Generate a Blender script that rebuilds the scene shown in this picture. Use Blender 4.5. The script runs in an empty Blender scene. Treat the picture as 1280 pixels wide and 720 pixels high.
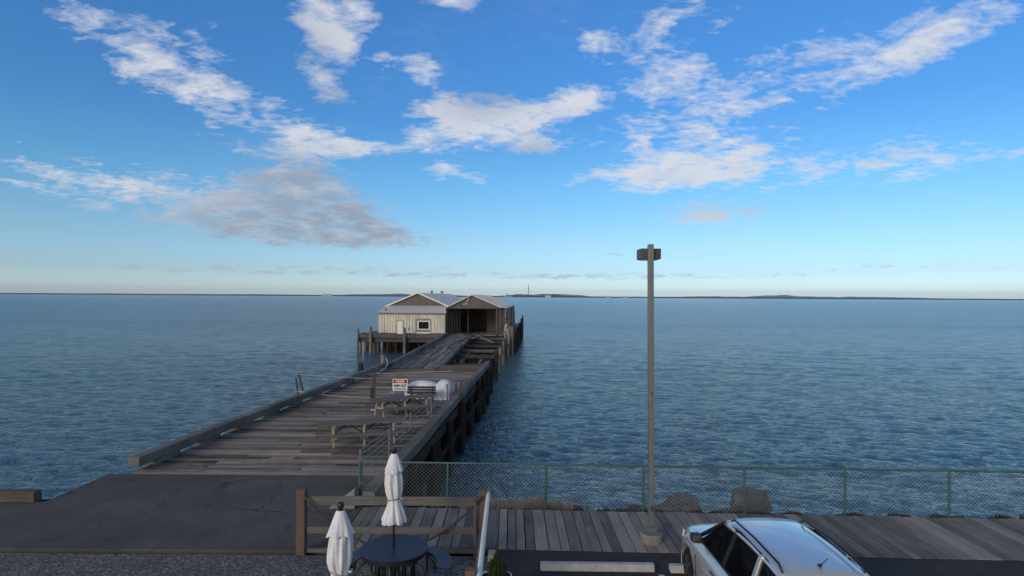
import bpy, bmesh, math, random
import numpy as np
from mathutils import Vector, Matrix, noise as mnoise
R = math.radians
PI = math.pi
random.seed(11)
sc = bpy.context.scene
C = sc.collection

# ------------------------------------------------------------------ camera
cam_d = bpy.data.cameras.new('camera'); cam = bpy.data.objects.new('camera', cam_d); C.objects.link(cam)
cam.location = (0, 0, 5.1)
cam_d.sensor_width = 36; cam_d.lens = 36*750/1280
cam_d.shift_y = 10.4/1280
cam_d.clip_start = 0.1; cam_d.clip_end = 90000
cam.rotation_euler = (Matrix.Rotation(R(90), 4, 'X') @ Matrix.Rotation(0.0059, 4, 'Z')).to_euler()
sc.camera = cam
sc.view_settings.view_transform = 'Standard'; sc.view_settings.look = 'None'
sc.view_settings.gamma = 1; sc.view_settings.use_curve_mapping = False
sc.view_settings.exposure = 0.0
sc.render.engine = 'CYCLES'
sc.cycles.max_bounces = 6; sc.cycles.volume_bounces = 0; sc.cycles.use_denoising = True
sc.cycles.caustics_reflective = False; sc.cycles.caustics_refractive = False

SUN_EL, SUN_AZ = R(20), R(215)      # low sun behind the camera and to the left (azimuth clockwise from +Y)
sun_d = bpy.data.lights.new('sun', 'SUN'); sun = bpy.data.objects.new('sun', sun_d); C.objects.link(sun)
sun_d.energy = 1.3; sun_d.angle = R(20); sun_d.color = (1.0, .88, .76)
sdir = Vector((math.sin(SUN_AZ)*math.cos(SUN_EL), math.cos(SUN_AZ)*math.cos(SUN_EL), math.sin(SUN_EL)))
sun.rotation_euler = sdir.to_track_quat('Z', 'Y').to_euler()

# ------------------------------------------------------------------ node helpers
class NT:
    def __init__(s, tree):
        s.t = tree; s.n = tree.nodes; s.l = tree.links
    def node(s, kind, **kw):
        n = s.n.new('ShaderNode'+kind)
        for k, v in kw.items(): setattr(n, k, v)
        return n
    def put(s, sock, v):
        if v is None: return
        if hasattr(v, 'is_output'): s.l.new(v, sock)
        else: sock.default_value = v
    def math(s, op, a, b=None, c=None, clamp=False):
        n = s.node('Math', operation=op); n.use_clamp = clamp
        s.put(n.inputs[0], a); s.put(n.inputs[1], b); s.put(n.inputs[2], c)
        return n.outputs[0]
    def vmath(s, op, a, b=None):
        n = s.node('VectorMath', operation=op); s.put(n.inputs[0], a); s.put(n.inputs[1], b)
        return n.outputs[0]
    def mix(s, f, a, b, mode='MIX'):
        n = s.node('Mix', data_type='RGBA', blend_type=mode)
        s.put(n.inputs[0], f); s.put(n.inputs[6], a); s.put(n.inputs[7], b)
        return n.outputs[2]
    def ramp(s, f, stops, interp='LINEAR'):
        n = s.node('ValToRGB'); cr = n.color_ramp; cr.interpolation = interp
        while len(cr.elements) < len(stops): cr.elements.new(.5)
        for e, (p, c) in zip(cr.elements, stops):
            e.position = p; e.color = (c, c, c, 1) if isinstance(c, (int, float)) else (*c, 1)
        s.put(n.inputs[0], f); return n.outputs[0]
    def noise(s, vec, scale, detail=4, rough=.55, dist=0, w=None):
        n = s.node('TexNoise'); s.put(n.inputs['Vector'], vec)
        n.inputs['Scale'].default_value = scale; n.inputs['Detail'].default_value = detail
        n.inputs['Roughness'].default_value = rough; n.inputs['Distortion'].default_value = dist
        return n.outputs[0]
    def mapping(s, vec, scale=(1, 1, 1), loc=(0, 0, 0), rot=(0, 0, 0)):
        n = s.node('Mapping'); s.put(n.inputs[0], vec)
        n.inputs[1].default_value = loc; n.inputs[2].default_value = rot; n.inputs[3].default_value = scale
        return n.outputs[0]

# ------------------------------------------------------------------ world: Nishita sky with cloud layers
w = bpy.data.worlds.new('World'); sc.world = w; w.use_nodes = True
W = NT(w.node_tree); W.n.clear()
sky = W.node('TexSky', sky_type='NISHITA'); sky.sun_disc = False
sky.sun_elevation = SUN_EL; sky.sun_rotation = SUN_AZ
sky.air_density = 1.0; sky.dust_density = .4; sky.ozone_density = 2.0; sky.altitude = 10
tc = W.node('TexCoord').outputs['Generated']
sep = W.node('SeparateXYZ'); W.l.new(tc, sep.inputs[0])
X, Y, Z = sep.outputs
az = W.math('ARCTAN2', X, Y)                                   # radians, clockwise from the pier's heading
hor = W.math('SQRT', W.math('ADD', W.math('MULTIPLY', X, X), W.math('MULTIPLY', Y, Y)))
el = W.math('ARCTAN2', Z, hor)
elp = W.math('MAXIMUM', el, 0.0)
# colour grade of the clear sky by height above the horizon
grade = W.ramp(W.math('MULTIPLY', elp, 1/1.2), [(0.0, (1.15, 1.55, 2.4)), (.012, (1.02, 1.38, 2.1)), (.033, (.80, 1.08, 1.60)), (.078, (.75, 1.08, 1.40)), (.154, (.58, 1.10, 1.45)), (.238, (.45, 1.0, 1.5)), (.31, (.45, 1.05, 1.62)), (.40, (.52, 1.1, 1.7)), (.52, (1.5, 1.55, 1.5)), (.75, (2.3, 1.75, 1.3)), (1, (2.4, 1.8, 1.3))])
ahead = W.node('MapRange', interpolation_type='SMOOTHSTEP'); W.l.new(Y, ahead.inputs[0]); ahead.inputs[1].default_value = -.25; ahead.inputs[2].default_value = .45
grade = W.mix(ahead.outputs[0], (1.5, 1.3, 1.15, 1), grade)      # the side of the low sun is paler and warmer
clear = W.mix(1.0, sky.outputs[0], grade, 'MULTIPLY')
# cloud sheet seen in perspective: direction divided by height
zz = W.math('ADD', W.math('MAXIMUM', Z, 0.0), 0.19)
cv = W.node('CombineXYZ'); W.put(cv.inputs[0], W.math('DIVIDE', X, zz)); W.put(cv.inputs[1], W.math('DIVIDE', Y, zz)); cv.inputs[2].default_value = 0
sheet = cv.outputs[0]
n_big = W.noise(sheet, 1.1, 3, .5, .3)
n_mid = W.noise(W.mapping(sheet, (1, 1, 1), (3.1, 7.7, 0), (0, 0, .5)), 6.2, 9, .62, .5)
n_fine = W.noise(W.mapping(sheet, (1.0, 1.6, 1), (1, 2, 0), (0, 0, -.4)), 17.0, 8, .64, .3)
def ang(px, py):            # bearing and height of a cloud, from where it stands in the photograph
    x = (px-640)/750; z = (370-py)/750
    return math.atan2(x, 1), math.atan2(z, math.hypot(x, 1))
def blob(px, py, w_, h_, tilt, amp):
    a0, e0 = ang(px, py)
    c, s_ = math.cos(R(tilt)), math.sin(R(tilt))
    da = W.math('SUBTRACT', az, a0); de = W.math('SUBTRACT', el, e0)
    u = W.math('ADD', W.math('MULTIPLY', da, c*750/w_), W.math('MULTIPLY', de, s_*750/w_))
    v = W.math('ADD', W.math('MULTIPLY', da, -s_*750/h_), W.math('MULTIPLY', de, c*750/h_))
    q = W.math('ADD', W.math('MULTIPLY', u, u), W.math('MULTIPLY', v, v))
    return W.math('MULTIPLY', W.math('EXPONENT', W.math('MULTIPLY', q, -1.0)), amp)
white = [(392,18,36,26,-35,.85),(428,60,24,20,-40,.8),(448,12,32,18,-10,.9),(560,2,50,14,0,.8),(402,98,26,14,-25,.6),(480,75,18,10,0,.5),
         (527,88,34,20,-20,.85),(596,166,78,22,-3,1.05),(520,172,30,12,-10,.5),(660,146,62,20,18,.9),(728,126,36,15,20,.8),(738,45,30,15,20,.75),(552,210,30,11,0,.95),(592,222,26,10,0,.7),(545,135,40,12,0,.6),
         (400,178,52,18,-2,1.1),(475,186,46,9,0,.65),(820,214,95,22,4,1.05),(900,205,90,34,8,.75),(780,50,90,24,28,.46),(850,75,80,30,20,.54),(700,28,20,8,0,.5),
         (795,110,60,16,15,.42),(880,130,70,22,5,.46),(745,165,60,14,10,.36),(860,165,60,14,10,.36),(890,270,56,12,0,.7),(850,18,60,16,20,.5),(1000,90,150,40,10,.6),(1130,200,120,26,0,.8),
         (250,120,110,30,-12,.7),(150,30,120,30,-20,.7),(120,230,120,24,0,.8),(1180,40,100,30,12,.65),(800,170,20,8,0,.7),(905,20,40,16,20,.6)]
grey = [(372,235,70,36,-6,1.3),(395,272,80,28,-4,1.3),(440,293,85,14,-3,1.5),(596,130,54,20,0,.85),(420,125,40,16,0,.6),(660,184,30,10,0,.75),(300,280,110,24,0,1.0),
        (385,50,46,34,-30,.55),(520,344,260,7,0,.55),(800,344,200,5,0,.5),(470,334,150,4,0,.4),(760,316,160,5,0,.45),(900,262,100,12,0,.45),(1100,330,160,8,0,.45),(150,335,180,8,0,.45)]
def total(lst):
    t = None
    for b in lst:
        o = blob(*b); t = o if t is None else W.math('ADD', t, o)
    return t
mw, mg = total(white), total(grey)
mask = W.math('ADD', mw, mg)
tex = W.math('ADD', W.math('MULTIPLY', n_mid, 1.75), W.math('MULTIPLY', n_fine, 1.05))
dens = W.math('ADD', W.math('SUBTRACT', tex, 1.80), W.math('MULTIPLY', W.math('MINIMUM', mask, 1.15), .80))
dens = W.math('MULTIPLY', dens, 1.75, clamp=True)
dens = W.math('SMOOTH_MIN', dens, .92, .2)
thin = W.math('MULTIPLY', W.math('SUBTRACT', W.math('ADD', n_big, W.math('MULTIPLY', n_fine, .5)), .78), .7, clamp=True)
dens = W.math('MAXIMUM', dens, W.math('MULTIPLY', thin, .5))
greyness = W.math('DIVIDE', mg, W.math('ADD', mask, .12), clamp=True)
shade = W.math('MULTIPLY', W.math('SUBTRACT', W.noise(W.mapping(sheet, (1, 1, 1), (9, 4, 0)), 7.0, 6, .6), .44), 4.0, clamp=True)
greyness = W.math('ADD', W.math('MULTIPLY', greyness, W.math('SUBTRACT', 1.0, W.math('MULTIPLY', shade, .62))), W.math('MULTIPLY', shade, .16), clamp=True)
ccol = W.mix(greyness, (.72, .74, .80, 1), (.27, .335, .44, 1))
STR = 0.10
ccol10 = W.mix(1.0, ccol, (1/STR, 1/STR, 1/STR, 1), 'MULTIPLY')
final = W.mix(dens, clear, ccol10)
bg = W.node('Background'); W.l.new(final, bg.inputs[0]); bg.inputs[1].default_value = STR
wo = W.node('OutputWorld'); W.l.new(bg.outputs[0], wo.inputs[0])

# ------------------------------------------------------------------ materials
def new_mat(name):
    m = bpy.data.materials.new(name); m.use_nodes = True
    T = NT(m.node_tree); T.n.clear()
    p = T.node('BsdfPrincipled'); o = T.node('OutputMaterial'); T.l.new(p.outputs[0], o.inputs[0])
    return m, T, p
def bump(T, p, h, strength=.3, dist=.02):
    b = T.node('Bump'); b.inputs['Strength'].default_value = strength; b.inputs['Distance'].default_value = dist
    T.l.new(h, b.inputs['Height']); T.l.new(b.outputs[0], p.inputs['Normal'])
def c4(c): return (*c, 1)
def wood(name, dark, light, axis='X', rough=.85, scale=1.0, vary=.5, stain=.5, bumpd=.012):
    m, T, p = new_mat(name)
    co = T.node('TexCoord').outputs['Object']
    geo = T.node('NewGeometry'); rnd = geo.outputs['Random Per Island']
    off = T.node('CombineXYZ'); 
    for i in range(3): T.put(off.inputs[i], T.math('MULTIPLY', rnd, 37.0+11*i))
    v = T.vmath('ADD', co, off.outputs[0])
    st = {'X': (.6, 14, 14), 'Y': (14, .6, 14), 'Z': (14, 14, .6)}[axis]
    grain = T.noise(T.mapping(v, tuple(a*scale for a in st)), 1.6, 6, .65)
    patch = T.noise(v, 1.1*scale, 5, .6)
    big = T.noise(co, .35, 3, .5)
    f = T.math('ADD', T.math('MULTIPLY', grain, .55), T.math('MULTIPLY', patch, .45))
    f = T.math('ADD', f, T.math('MULTIPLY', T.math('SUBTRACT', rnd, .5), vary*.5))
    f = T.math('ADD', f, T.math('MULTIPLY', T.math('SUBTRACT', big, .5), stain))
    col = T.ramp(f, [(.25, dark), (.75, light)])
    T.l.new(col, p.inputs['Base Color']); p.inputs['Roughness'].default_value = rough; p.inputs['Specular IOR Level'].default_value = .15
    bump(T, p, grain, .6, bumpd)
    return m
def rough_mat(name, a, b, scale=3, rough=.9, detail=6, bs=.4, bd=.02, metallic=0.0, spec=None, stretch=(1, 1, 1), lo=.3, hi=.7):
    m, T, p = new_mat(name)
    co = T.mapping(T.node('TexCoord').outputs['Object'], stretch)
    n1 = T.noise(co, scale, detail, .6); n2 = T.noise(co, scale*7, 4, .6)
    f = T.math('ADD', T.math('MULTIPLY', n1, .7), T.math('MULTIPLY', n2, .3))
    T.l.new(T.ramp(f, [(lo, a), (hi, b)]), p.inputs['Base Color'])
    p.inputs['Roughness'].default_value = rough; p.inputs['Metallic'].default_value = metallic
    p.inputs['Specular IOR Level'].default_value = spec if spec is not None else (.2 if rough >= .8 else .5)
    if bs: bump(T, p, n2, bs, bd)
    return m
M = {}
M['deck'] = wood('weathered_deck_planks', (.058, .046, .038), (.36, .295, .25), 'X', vary=.85, stain=.5, bumpd=.02)
M['walk'] = wood('weathered_walkway_planks', (.055, .050, .048), (.30, .28, .265), 'Y', vary=.8, stain=.5)
M['board'] = wood('grey_boardwalk_planks', (.10, .088, .080), (.31, .28, .26), 'Y', vary=.8, stain=.25)
M['beam'] = wood('weathered_beam_wood', (.045, .039, .036), (.25, .225, .205), 'Y', vary=.6, stain=.6, bumpd=.03)
M['beamx'] = wood('weathered_cross_beam_wood', (.035, .030, .028), (.17, .155, .145), 'X', vary=.5, stain=.4)
M['pile'] = wood('tarred_pile_wood', (.008, .007, .007), (.060, .047, .042), 'Z', vary=.6, stain=.5)
M['pile_dark'] = wood('shaded_black_pile_wood', (.004, .004, .004), (.028, .023, .022), 'Z', vary=.5, stain=.4)  # near-black tone, underdeck shade put into the wood colour
M['pile_pale'] = wood('bleached_pile_wood', (.06, .055, .05), (.24, .22, .20), 'Z', vary=.4, stain=.3)
M['pile_rust'] = wood('reddish_pile_wood', (.013, .009, .008), (.060, .040, .035), 'Z', vary=.5, stain=.4)
M['fence_wood'] = wood('grey_fence_rail_wood', (.075, .074, .072), (.19, .185, .18), 'X', vary=.3, stain=.2, scale=1.5)
M['post_wood'] = wood('brown_fence_post_wood', (.085, .060, .050), (.175, .128, .108), 'Z', vary=.2, stain=.2, scale=1.5)
M['post_darkx'] = wood('dark_cross_beam_wood', (.018, .016, .016), (.085, .075, .07), 'X', vary=.5)
M['post_dark'] = wood('dark_post_wood', (.03, .027, .026), (.1, .09, .085), 'Z')
M['cap_wood'] = rough_mat('pale_post_cap', (.28, .27, .27), (.45, .44, .43), 9, .8)
M['picnic'] = wood('grey_picnic_wood', (.08, .072, .066), (.20, .18, .165), 'X', vary=.4, stain=.2, scale=1.5)
M['picnic_pale'] = wood('pale_picnic_frame_wood', (.24, .20, .15), (.46, .40, .32), 'Z', vary=.4, stain=.2, scale=1.5)
M['picnic_dark'] = wood('dark_picnic_brace_wood', (.045, .04, .037), (.12, .105, .095), 'Z', vary=.3, stain=.2)  # darker brown wood for the braces and the platform skirt
M['asphalt'] = rough_mat('asphalt', (.030, .031, .036), (.058, .058, .064), .8, .9, bs=.5, bd=.01)
for nm, lo_, hi_ in (('asphalt', (.026, .027, .031), (.062, .062, .068)), ('asphalt_old', (.060, .054, .050), (.145, .132, .122))):
    m, T, p = new_mat(nm)
    co = T.node('TexCoord').outputs['Object']
    n1 = T.noise(co, .45, 7, .62); n2 = T.noise(co, 55, 3, .6); n3 = T.noise(co, 2.6, 5, .6)
    f = T.math('ADD', T.math('ADD', T.math('MULTIPLY', n1, .5), T.math('MULTIPLY', n2, .3)), T.math('MULTIPLY', n3, .2))
    wv = T.vmath('ADD', co, T.vmath('MULTIPLY', T.vmath('SUBTRACT', [n for n in T.n if n.type == 'TEX_NOISE'][2].outputs[1], (.5, .5, .5)), (.7, .7, 0)))
    vo = T.node('TexVoronoi', feature='DISTANCE_TO_EDGE'); vo.inputs['Scale'].default_value = .42; T.l.new(wv, vo.inputs['Vector'])
    crack = T.ramp(vo.outputs['Distance'], [(.0, 1.0), (.012, 0.0)])
    crack = T.math('MULTIPLY', crack, T.ramp(n1, [(.45, 0.0), (.6, .8)]))
    T.l.new(T.mix(crack, T.ramp(f, [(.35, lo_), (.68, hi_)]), (.012, .012, .012, 1)), p.inputs['Base Color'])
    p.inputs['Roughness'].default_value = .92; p.inputs['Specular IOR Level'].default_value = .2; bump(T, p, n2, .6, .01); M[nm] = m
M['paint_line'] = rough_mat('worn_white_line', (.35, .35, .36), (.62, .62, .62), 8, .8)
M['concrete'] = rough_mat('pale_concrete', (.30, .30, .30), (.50, .50, .50), 5, .9, bs=.5)
M['concrete_stained'] = rough_mat('stained_concrete', (.13, .125, .10), (.30, .295, .265), 4, .9)
M['beige'] = rough_mat('beige_metal_siding', (.44, .425, .36), (.74, .725, .64), 1.3, .6, bs=.1, stretch=(1, 1, .22))
M['taupe'] = rough_mat('taupe_gable_boards', (.10, .09, .088), (.165, .15, .145), 1.2, .85, stretch=(1, 1, .3))
M['rust'] = rough_mat('rusty_edge', (.10, .06, .04), (.22, .15, .10), 5, .9)
M['roof'] = rough_mat('galvanised_roof', (.42, .45, .45), (.66, .68, .67), .9, .6, metallic=0, bs=.1, stretch=(.3, 1, 1))
M['roof_pale'] = rough_mat('pale_lean_to_roof', (.50, .50, .50), (.72, .71, .70), 1.2, .6, metallic=0, bs=.1)
M['white_paint'] = rough_mat('white_paint', (.68, .68, .68), (.80, .80, .79), 4, .55, bs=.1)
M['white_wall'] = rough_mat('whitewashed_wall', (.22, .23, .25), (.48, .49, .52), 1.3, .8)
M['grey_trim'] = rough_mat('grey_trim', (.16, .17, .18), (.26, .27, .28), 4, .8)
M['dark_board'] = wood('dark_shed_boards', (.025, .022, .022), (.13, .115, .11), 'Z', vary=.8)  # darkened so the boards carry the shade inside the shed
M['mid_board'] = wood('grey_shed_boards', (.045, .042, .042), (.15, .14, .135), 'Z', vary=.6)
M['lamp_metal'] = rough_mat('grey_painted_steel', (.14, .165, .18), (.18, .205, .22), 6, .45, bs=.05, metallic=.3)
M['lamp_dark'] = rough_mat('dark_lamp_housing', (.045, .048, .055), (.075, .08, .09), 6, .5, bs=.05)
M['lens'] = rough_mat('lamp_lens', (.3, .3, .32), (.4, .4, .42), 6, .3, bs=0)
M['green_steel'] = rough_mat('green_fence_steel', (.035, .085, .08), (.07, .135, .125), 9, .5, bs=.05)
M['wire'] = rough_mat('galvanised_wire', (.34, .39, .37), (.46, .50, .48), 20, .45, metallic=.3, bs=0)
M['wire_pale'] = rough_mat('pale_rail_pipe', (.20, .21, .22), (.30, .31, .32), 9, .6, bs=0)
M['steel_grey'] = rough_mat('grey_rail_post', (.09, .10, .11), (.15, .16, .17), 9, .5, bs=0)
M['black'] = rough_mat('black_coated_steel', (.010, .011, .016), (.020, .022, .03), 8, .4, bs=.05)
M['table_blue'] = rough_mat('dark_blue_coated_tabletop', (.008, .012, .026), (.013, .019, .038), 3, .42, bs=.1, bd=.004)
M['seat_blue'] = rough_mat('dark_blue_coated_seat', (.016, .024, .055), (.028, .036, .08), 3, .4, bs=.1, bd=.004)
M['cloth'] = rough_mat('white_umbrella_cloth', (.50, .53, .58), (.80, .81, .84), 3.5, .9, bs=.5, bd=.01, lo=.25, hi=.65)
M['tarp'] = rough_mat('white_tarp', (.66, .68, .72), (.82, .83, .85), 3, .5, bs=.5, bd=.03)
M['strap'] = rough_mat('grey_strap', (.22, .23, .25), (.32, .33, .35), 9, .8)
M['bench'] = rough_mat('black_bench_slats', (.014, .016, .02), (.03, .032, .036), 8, .5)
M['rope'] = rough_mat('brown_rope', (.06, .045, .038), (.12, .09, .075), 30, .9)
M['pale_rope'] = rough_mat('pale_rope', (.30, .28, .25), (.42, .40, .36), 30, .9)
M['rock'] = rough_mat('grey_rock', (.045, .046, .048), (.19, .185, .18), 2.2, .9, bs=.9, bd=.06)
M['rock_dark'] = rough_mat('dark_wet_rock', (.02, .022, .022), (.09, .085, .075), 2.2, .8, bs=.9, bd=.06)
M['bank'] = rough_mat('muddy_bank', (.02, .02, .017), (.075, .065, .05), 1.5, .95, bs=.9, bd=.08)
M['dry_grass'] = rough_mat('dry_grass', (.19, .135, .08), (.40, .30, .20), 3, .9, bs=0)
M['green_grass'] = rough_mat('green_grass', (.03, .045, .015), (.09, .11, .04), 3, .9, bs=0)
M['needles'] = rough_mat('conifer_needles', (.022, .045, .012), (.085, .13, .03), 6, .85, bs=0)
M['stem'] = rough_mat('shrub_stem', (.04, .03, .02), (.08, .06, .045), 6, .9)
M['pot'] = rough_mat('dark_pot', (.02, .024, .024), (.035, .04, .04), 6, .5, bs=.1)
M['soil'] = rough_mat('potting_soil', (.012, .010, .008), (.03, .024, .018), 12, .95)
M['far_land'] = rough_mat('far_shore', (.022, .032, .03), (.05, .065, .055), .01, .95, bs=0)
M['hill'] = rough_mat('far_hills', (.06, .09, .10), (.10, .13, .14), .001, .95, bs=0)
M['far_white'] = rough_mat('far_white_wall', (.6, .6, .6), (.8, .8, .8), .1, .8, bs=0)
M['far_dark'] = rough_mat('far_dark_wall', (.035, .045, .05), (.07, .08, .085), .1, .8, bs=0)
M['far_grey'] = rough_mat('far_grey_wall', (.22, .25, .27), (.32, .35, .37), .1, .8, bs=0)
M['far_wood'] = rough_mat('far_woodland', (.02, .035, .018), (.05, .07, .035), .02, .95, bs=0)
M['tyre'] = rough_mat('tyre_rubber', (.012, .012, .013), (.025, .025, .026), 12, .85)
M['cabin_cloth'] = rough_mat('dark_seat_cloth', (.03, .03, .033), (.06, .06, .065), 12, .9)
M['black_plastic'] = rough_mat('black_plastic', (.008, .008, .009), (.014, .014, .015), 12, .45, bs=0)
M['alloy'] = rough_mat('alloy_rim', (.22, .23, .24), (.3, .31, .32), 6, .3, metallic=.9, bs=0)
M['red'] = rough_mat('sign_red', (.55, .02, .025), (.62, .03, .035), 12, .5, bs=0)
M['sign_white'] = rough_mat('sign_white', (.74, .74, .76), (.8, .8, .82), 12, .5, bs=0)
M['sign_black'] = rough_mat('sign_black', (.01, .01, .012), (.015, .015, .016), 12, .5, bs=0)

m, T, p = new_mat('silver_car_paint')
co = T.node('TexCoord').outputs['Object']; nz = T.noise(co, 3, 4, .6)
T.l.new(T.ramp(nz, [(.3, (.58, .60, .62)), (.7, (.64, .66, .68))]), p.inputs['Base Color'])
p.inputs['Metallic'].default_value = .55; p.inputs['Roughness'].default_value = .32
p.inputs['Coat Weight'].default_value = 1; p.inputs['Coat Roughness'].default_value = .04
M['paint'] = m
m, T, p = new_mat('dark_car_glass')
co = T.node('TexCoord').outputs['Object']; nz = T.noise(co, 2, 3, .5)
T.l.new(T.ramp(nz, [(.3, (.006, .008, .011)), (.7, (.014, .017, .022))]), p.inputs['Base Color'])
p.inputs['Roughness'].default_value = .04; p.inputs['IOR'].default_value = 1.5
tr = T.node('BsdfTransparent'); tr.inputs[0].default_value = (.42, .46, .48, 1)
fr = T.node('Fresnel'); fr.inputs[0].default_value = 1.5
mx = T.node('MixShader'); T.put(mx.inputs[0], T.math('ADD', T.math('MULTIPLY', fr.outputs[0], .9), .35, clamp=True)); T.l.new(tr.outputs[0], mx.inputs[1]); T.l.new(p.outputs[0], mx.inputs[2])
T.l.new(mx.outputs[0], [n for n in T.n if n.type == 'OUTPUT_MATERIAL'][0].inputs[0])
M['glass_car'] = m
m, T, p = new_mat('dark_window_glass')
co = T.node('TexCoord').outputs['Object']; nz = T.noise(co, 2, 3, .5)
T.l.new(T.ramp(nz, [(.3, (.006, .008, .011)), (.7, (.014, .017, .022))]), p.inputs['Base Color'])
p.inputs['Roughness'].default_value = .1
M['glass'] = m
m, T, p = new_mat('headlight_lens')
co = T.node('TexCoord').outputs['Object']; nz = T.noise(co, 9, 3, .5)
T.l.new(T.ramp(nz, [(.3, (.45, .42, .42)), (.7, (.7, .66, .66))]), p.inputs['Base Color'])
p.inputs['Roughness'].default_value = .12
M['headlight'] = m
# gravel: speckled small stones
m, T, p = new_mat('gravel_surface')
co = T.node('TexCoord').outputs['Object']
vo = T.node('TexVoronoi'); vo.inputs['Scale'].default_value = 38; T.l.new(co, vo.inputs['Vector'])
hs = T.node('SeparateColor'); T.l.new(vo.outputs['Color'], hs.inputs[0])
f = T.math('ADD', T.math('MULTIPLY', hs.outputs[0], .8), T.math('MULTIPLY', T.noise(co, 1.2, 5, .6), .4))
T.l.new(T.ramp(f, [(.2, (.035, .034, .034)), (.8, (.14, .135, .13)), (1.0, (.32, .32, .32))]), p.inputs['Base Color'])
p.inputs['Roughness'].default_value = .95
bump(T, p, vo.outputs['Distance'], 1.0, .02)
M['gravel'] = m
# water
m, T, p = new_mat('sea_water')
co = T.node('TexCoord').outputs['Object']
p.inputs['Base Color'].default_value = (.042, .100, .145, 1); p.inputs['Roughness'].default_value = .20; p.inputs['IOR'].default_value = 1.5; p.inputs['Specular IOR Level'].default_value = .5; p.inputs['Specular Tint'].default_value = (.70, .95, 1.0, 1)
a1 = T.noise(T.mapping(co, (1, 1.7, 1), rot=(0, 0, .35)), .55, 3, .5, .3)
a2 = T.noise(T.mapping(co, (1, 1.9, 1), rot=(0, 0, -.15)), 1.7, 4, .55, .5)
a3 = T.noise(T.mapping(co, (1, 1.6, 1), rot=(0, 0, .1)), 5.0, 3, .5, .3)
a4 = T.noise(T.mapping(co, (1, 2.6, 1)), .06, 4, .55)
calm = T.ramp(T.noise(T.mapping(co, (.5, 2.2, 1), (5, 1, 0)), .012, 4, .6), [(.35, .6), (.65, 1.0)])
h = T.math('ADD', T.math('ADD', T.math('MULTIPLY', a1, .14), T.math('MULTIPLY', a2, .30)), T.math('MULTIPLY', a3, .20))
h = T.math('ADD', T.math('MULTIPLY', h, calm), T.math('MULTIPLY', a4, .12))
bm = T.node('Bump'); bm.inputs['Strength'].default_value = 1; bm.inputs['Distance'].default_value = 1.0; T.l.new(h, bm.inputs['Height'])
# small facets that stay steep however far away they are seen
fn_ = T.node('TexNoise'); T.put(fn_.inputs['Vector'], T.mapping(co, (1, 2.0, 1))); fn_.inputs['Scale'].default_value = 1.3; fn_.inputs['Detail'].default_value = 3; fn_.inputs['Roughness'].default_value = .6
tilt = T.vmath('MULTIPLY', T.vmath('SUBTRACT', fn_.outputs[1], (.5, .5, .5)), (.6, 1.05, 0))
sc_ = T.node('VectorMath', operation='SCALE'); T.l.new(tilt, sc_.inputs[0]); T.put(sc_.inputs['Scale'], T.math('MULTIPLY', calm, .85))
sy_ = T.node('SeparateXYZ'); T.l.new(co, sy_.inputs[0])
rg_ = T.node('MapRange'); T.l.new(sy_.outputs[1], rg_.inputs[0]); rg_.inputs[1].default_value = 20; rg_.inputs[2].default_value = 160; rg_.inputs[3].default_value = .09; rg_.inputs[4].default_value = .21
T.l.new(rg_.outputs[0], p.inputs['Roughness'])
nn = T.vmath('NORMALIZE', T.vmath('ADD', bm.outputs[0], sc_.outputs[0]))
T.l.new(nn, p.inputs['Normal'])
M['water'] = m

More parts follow.
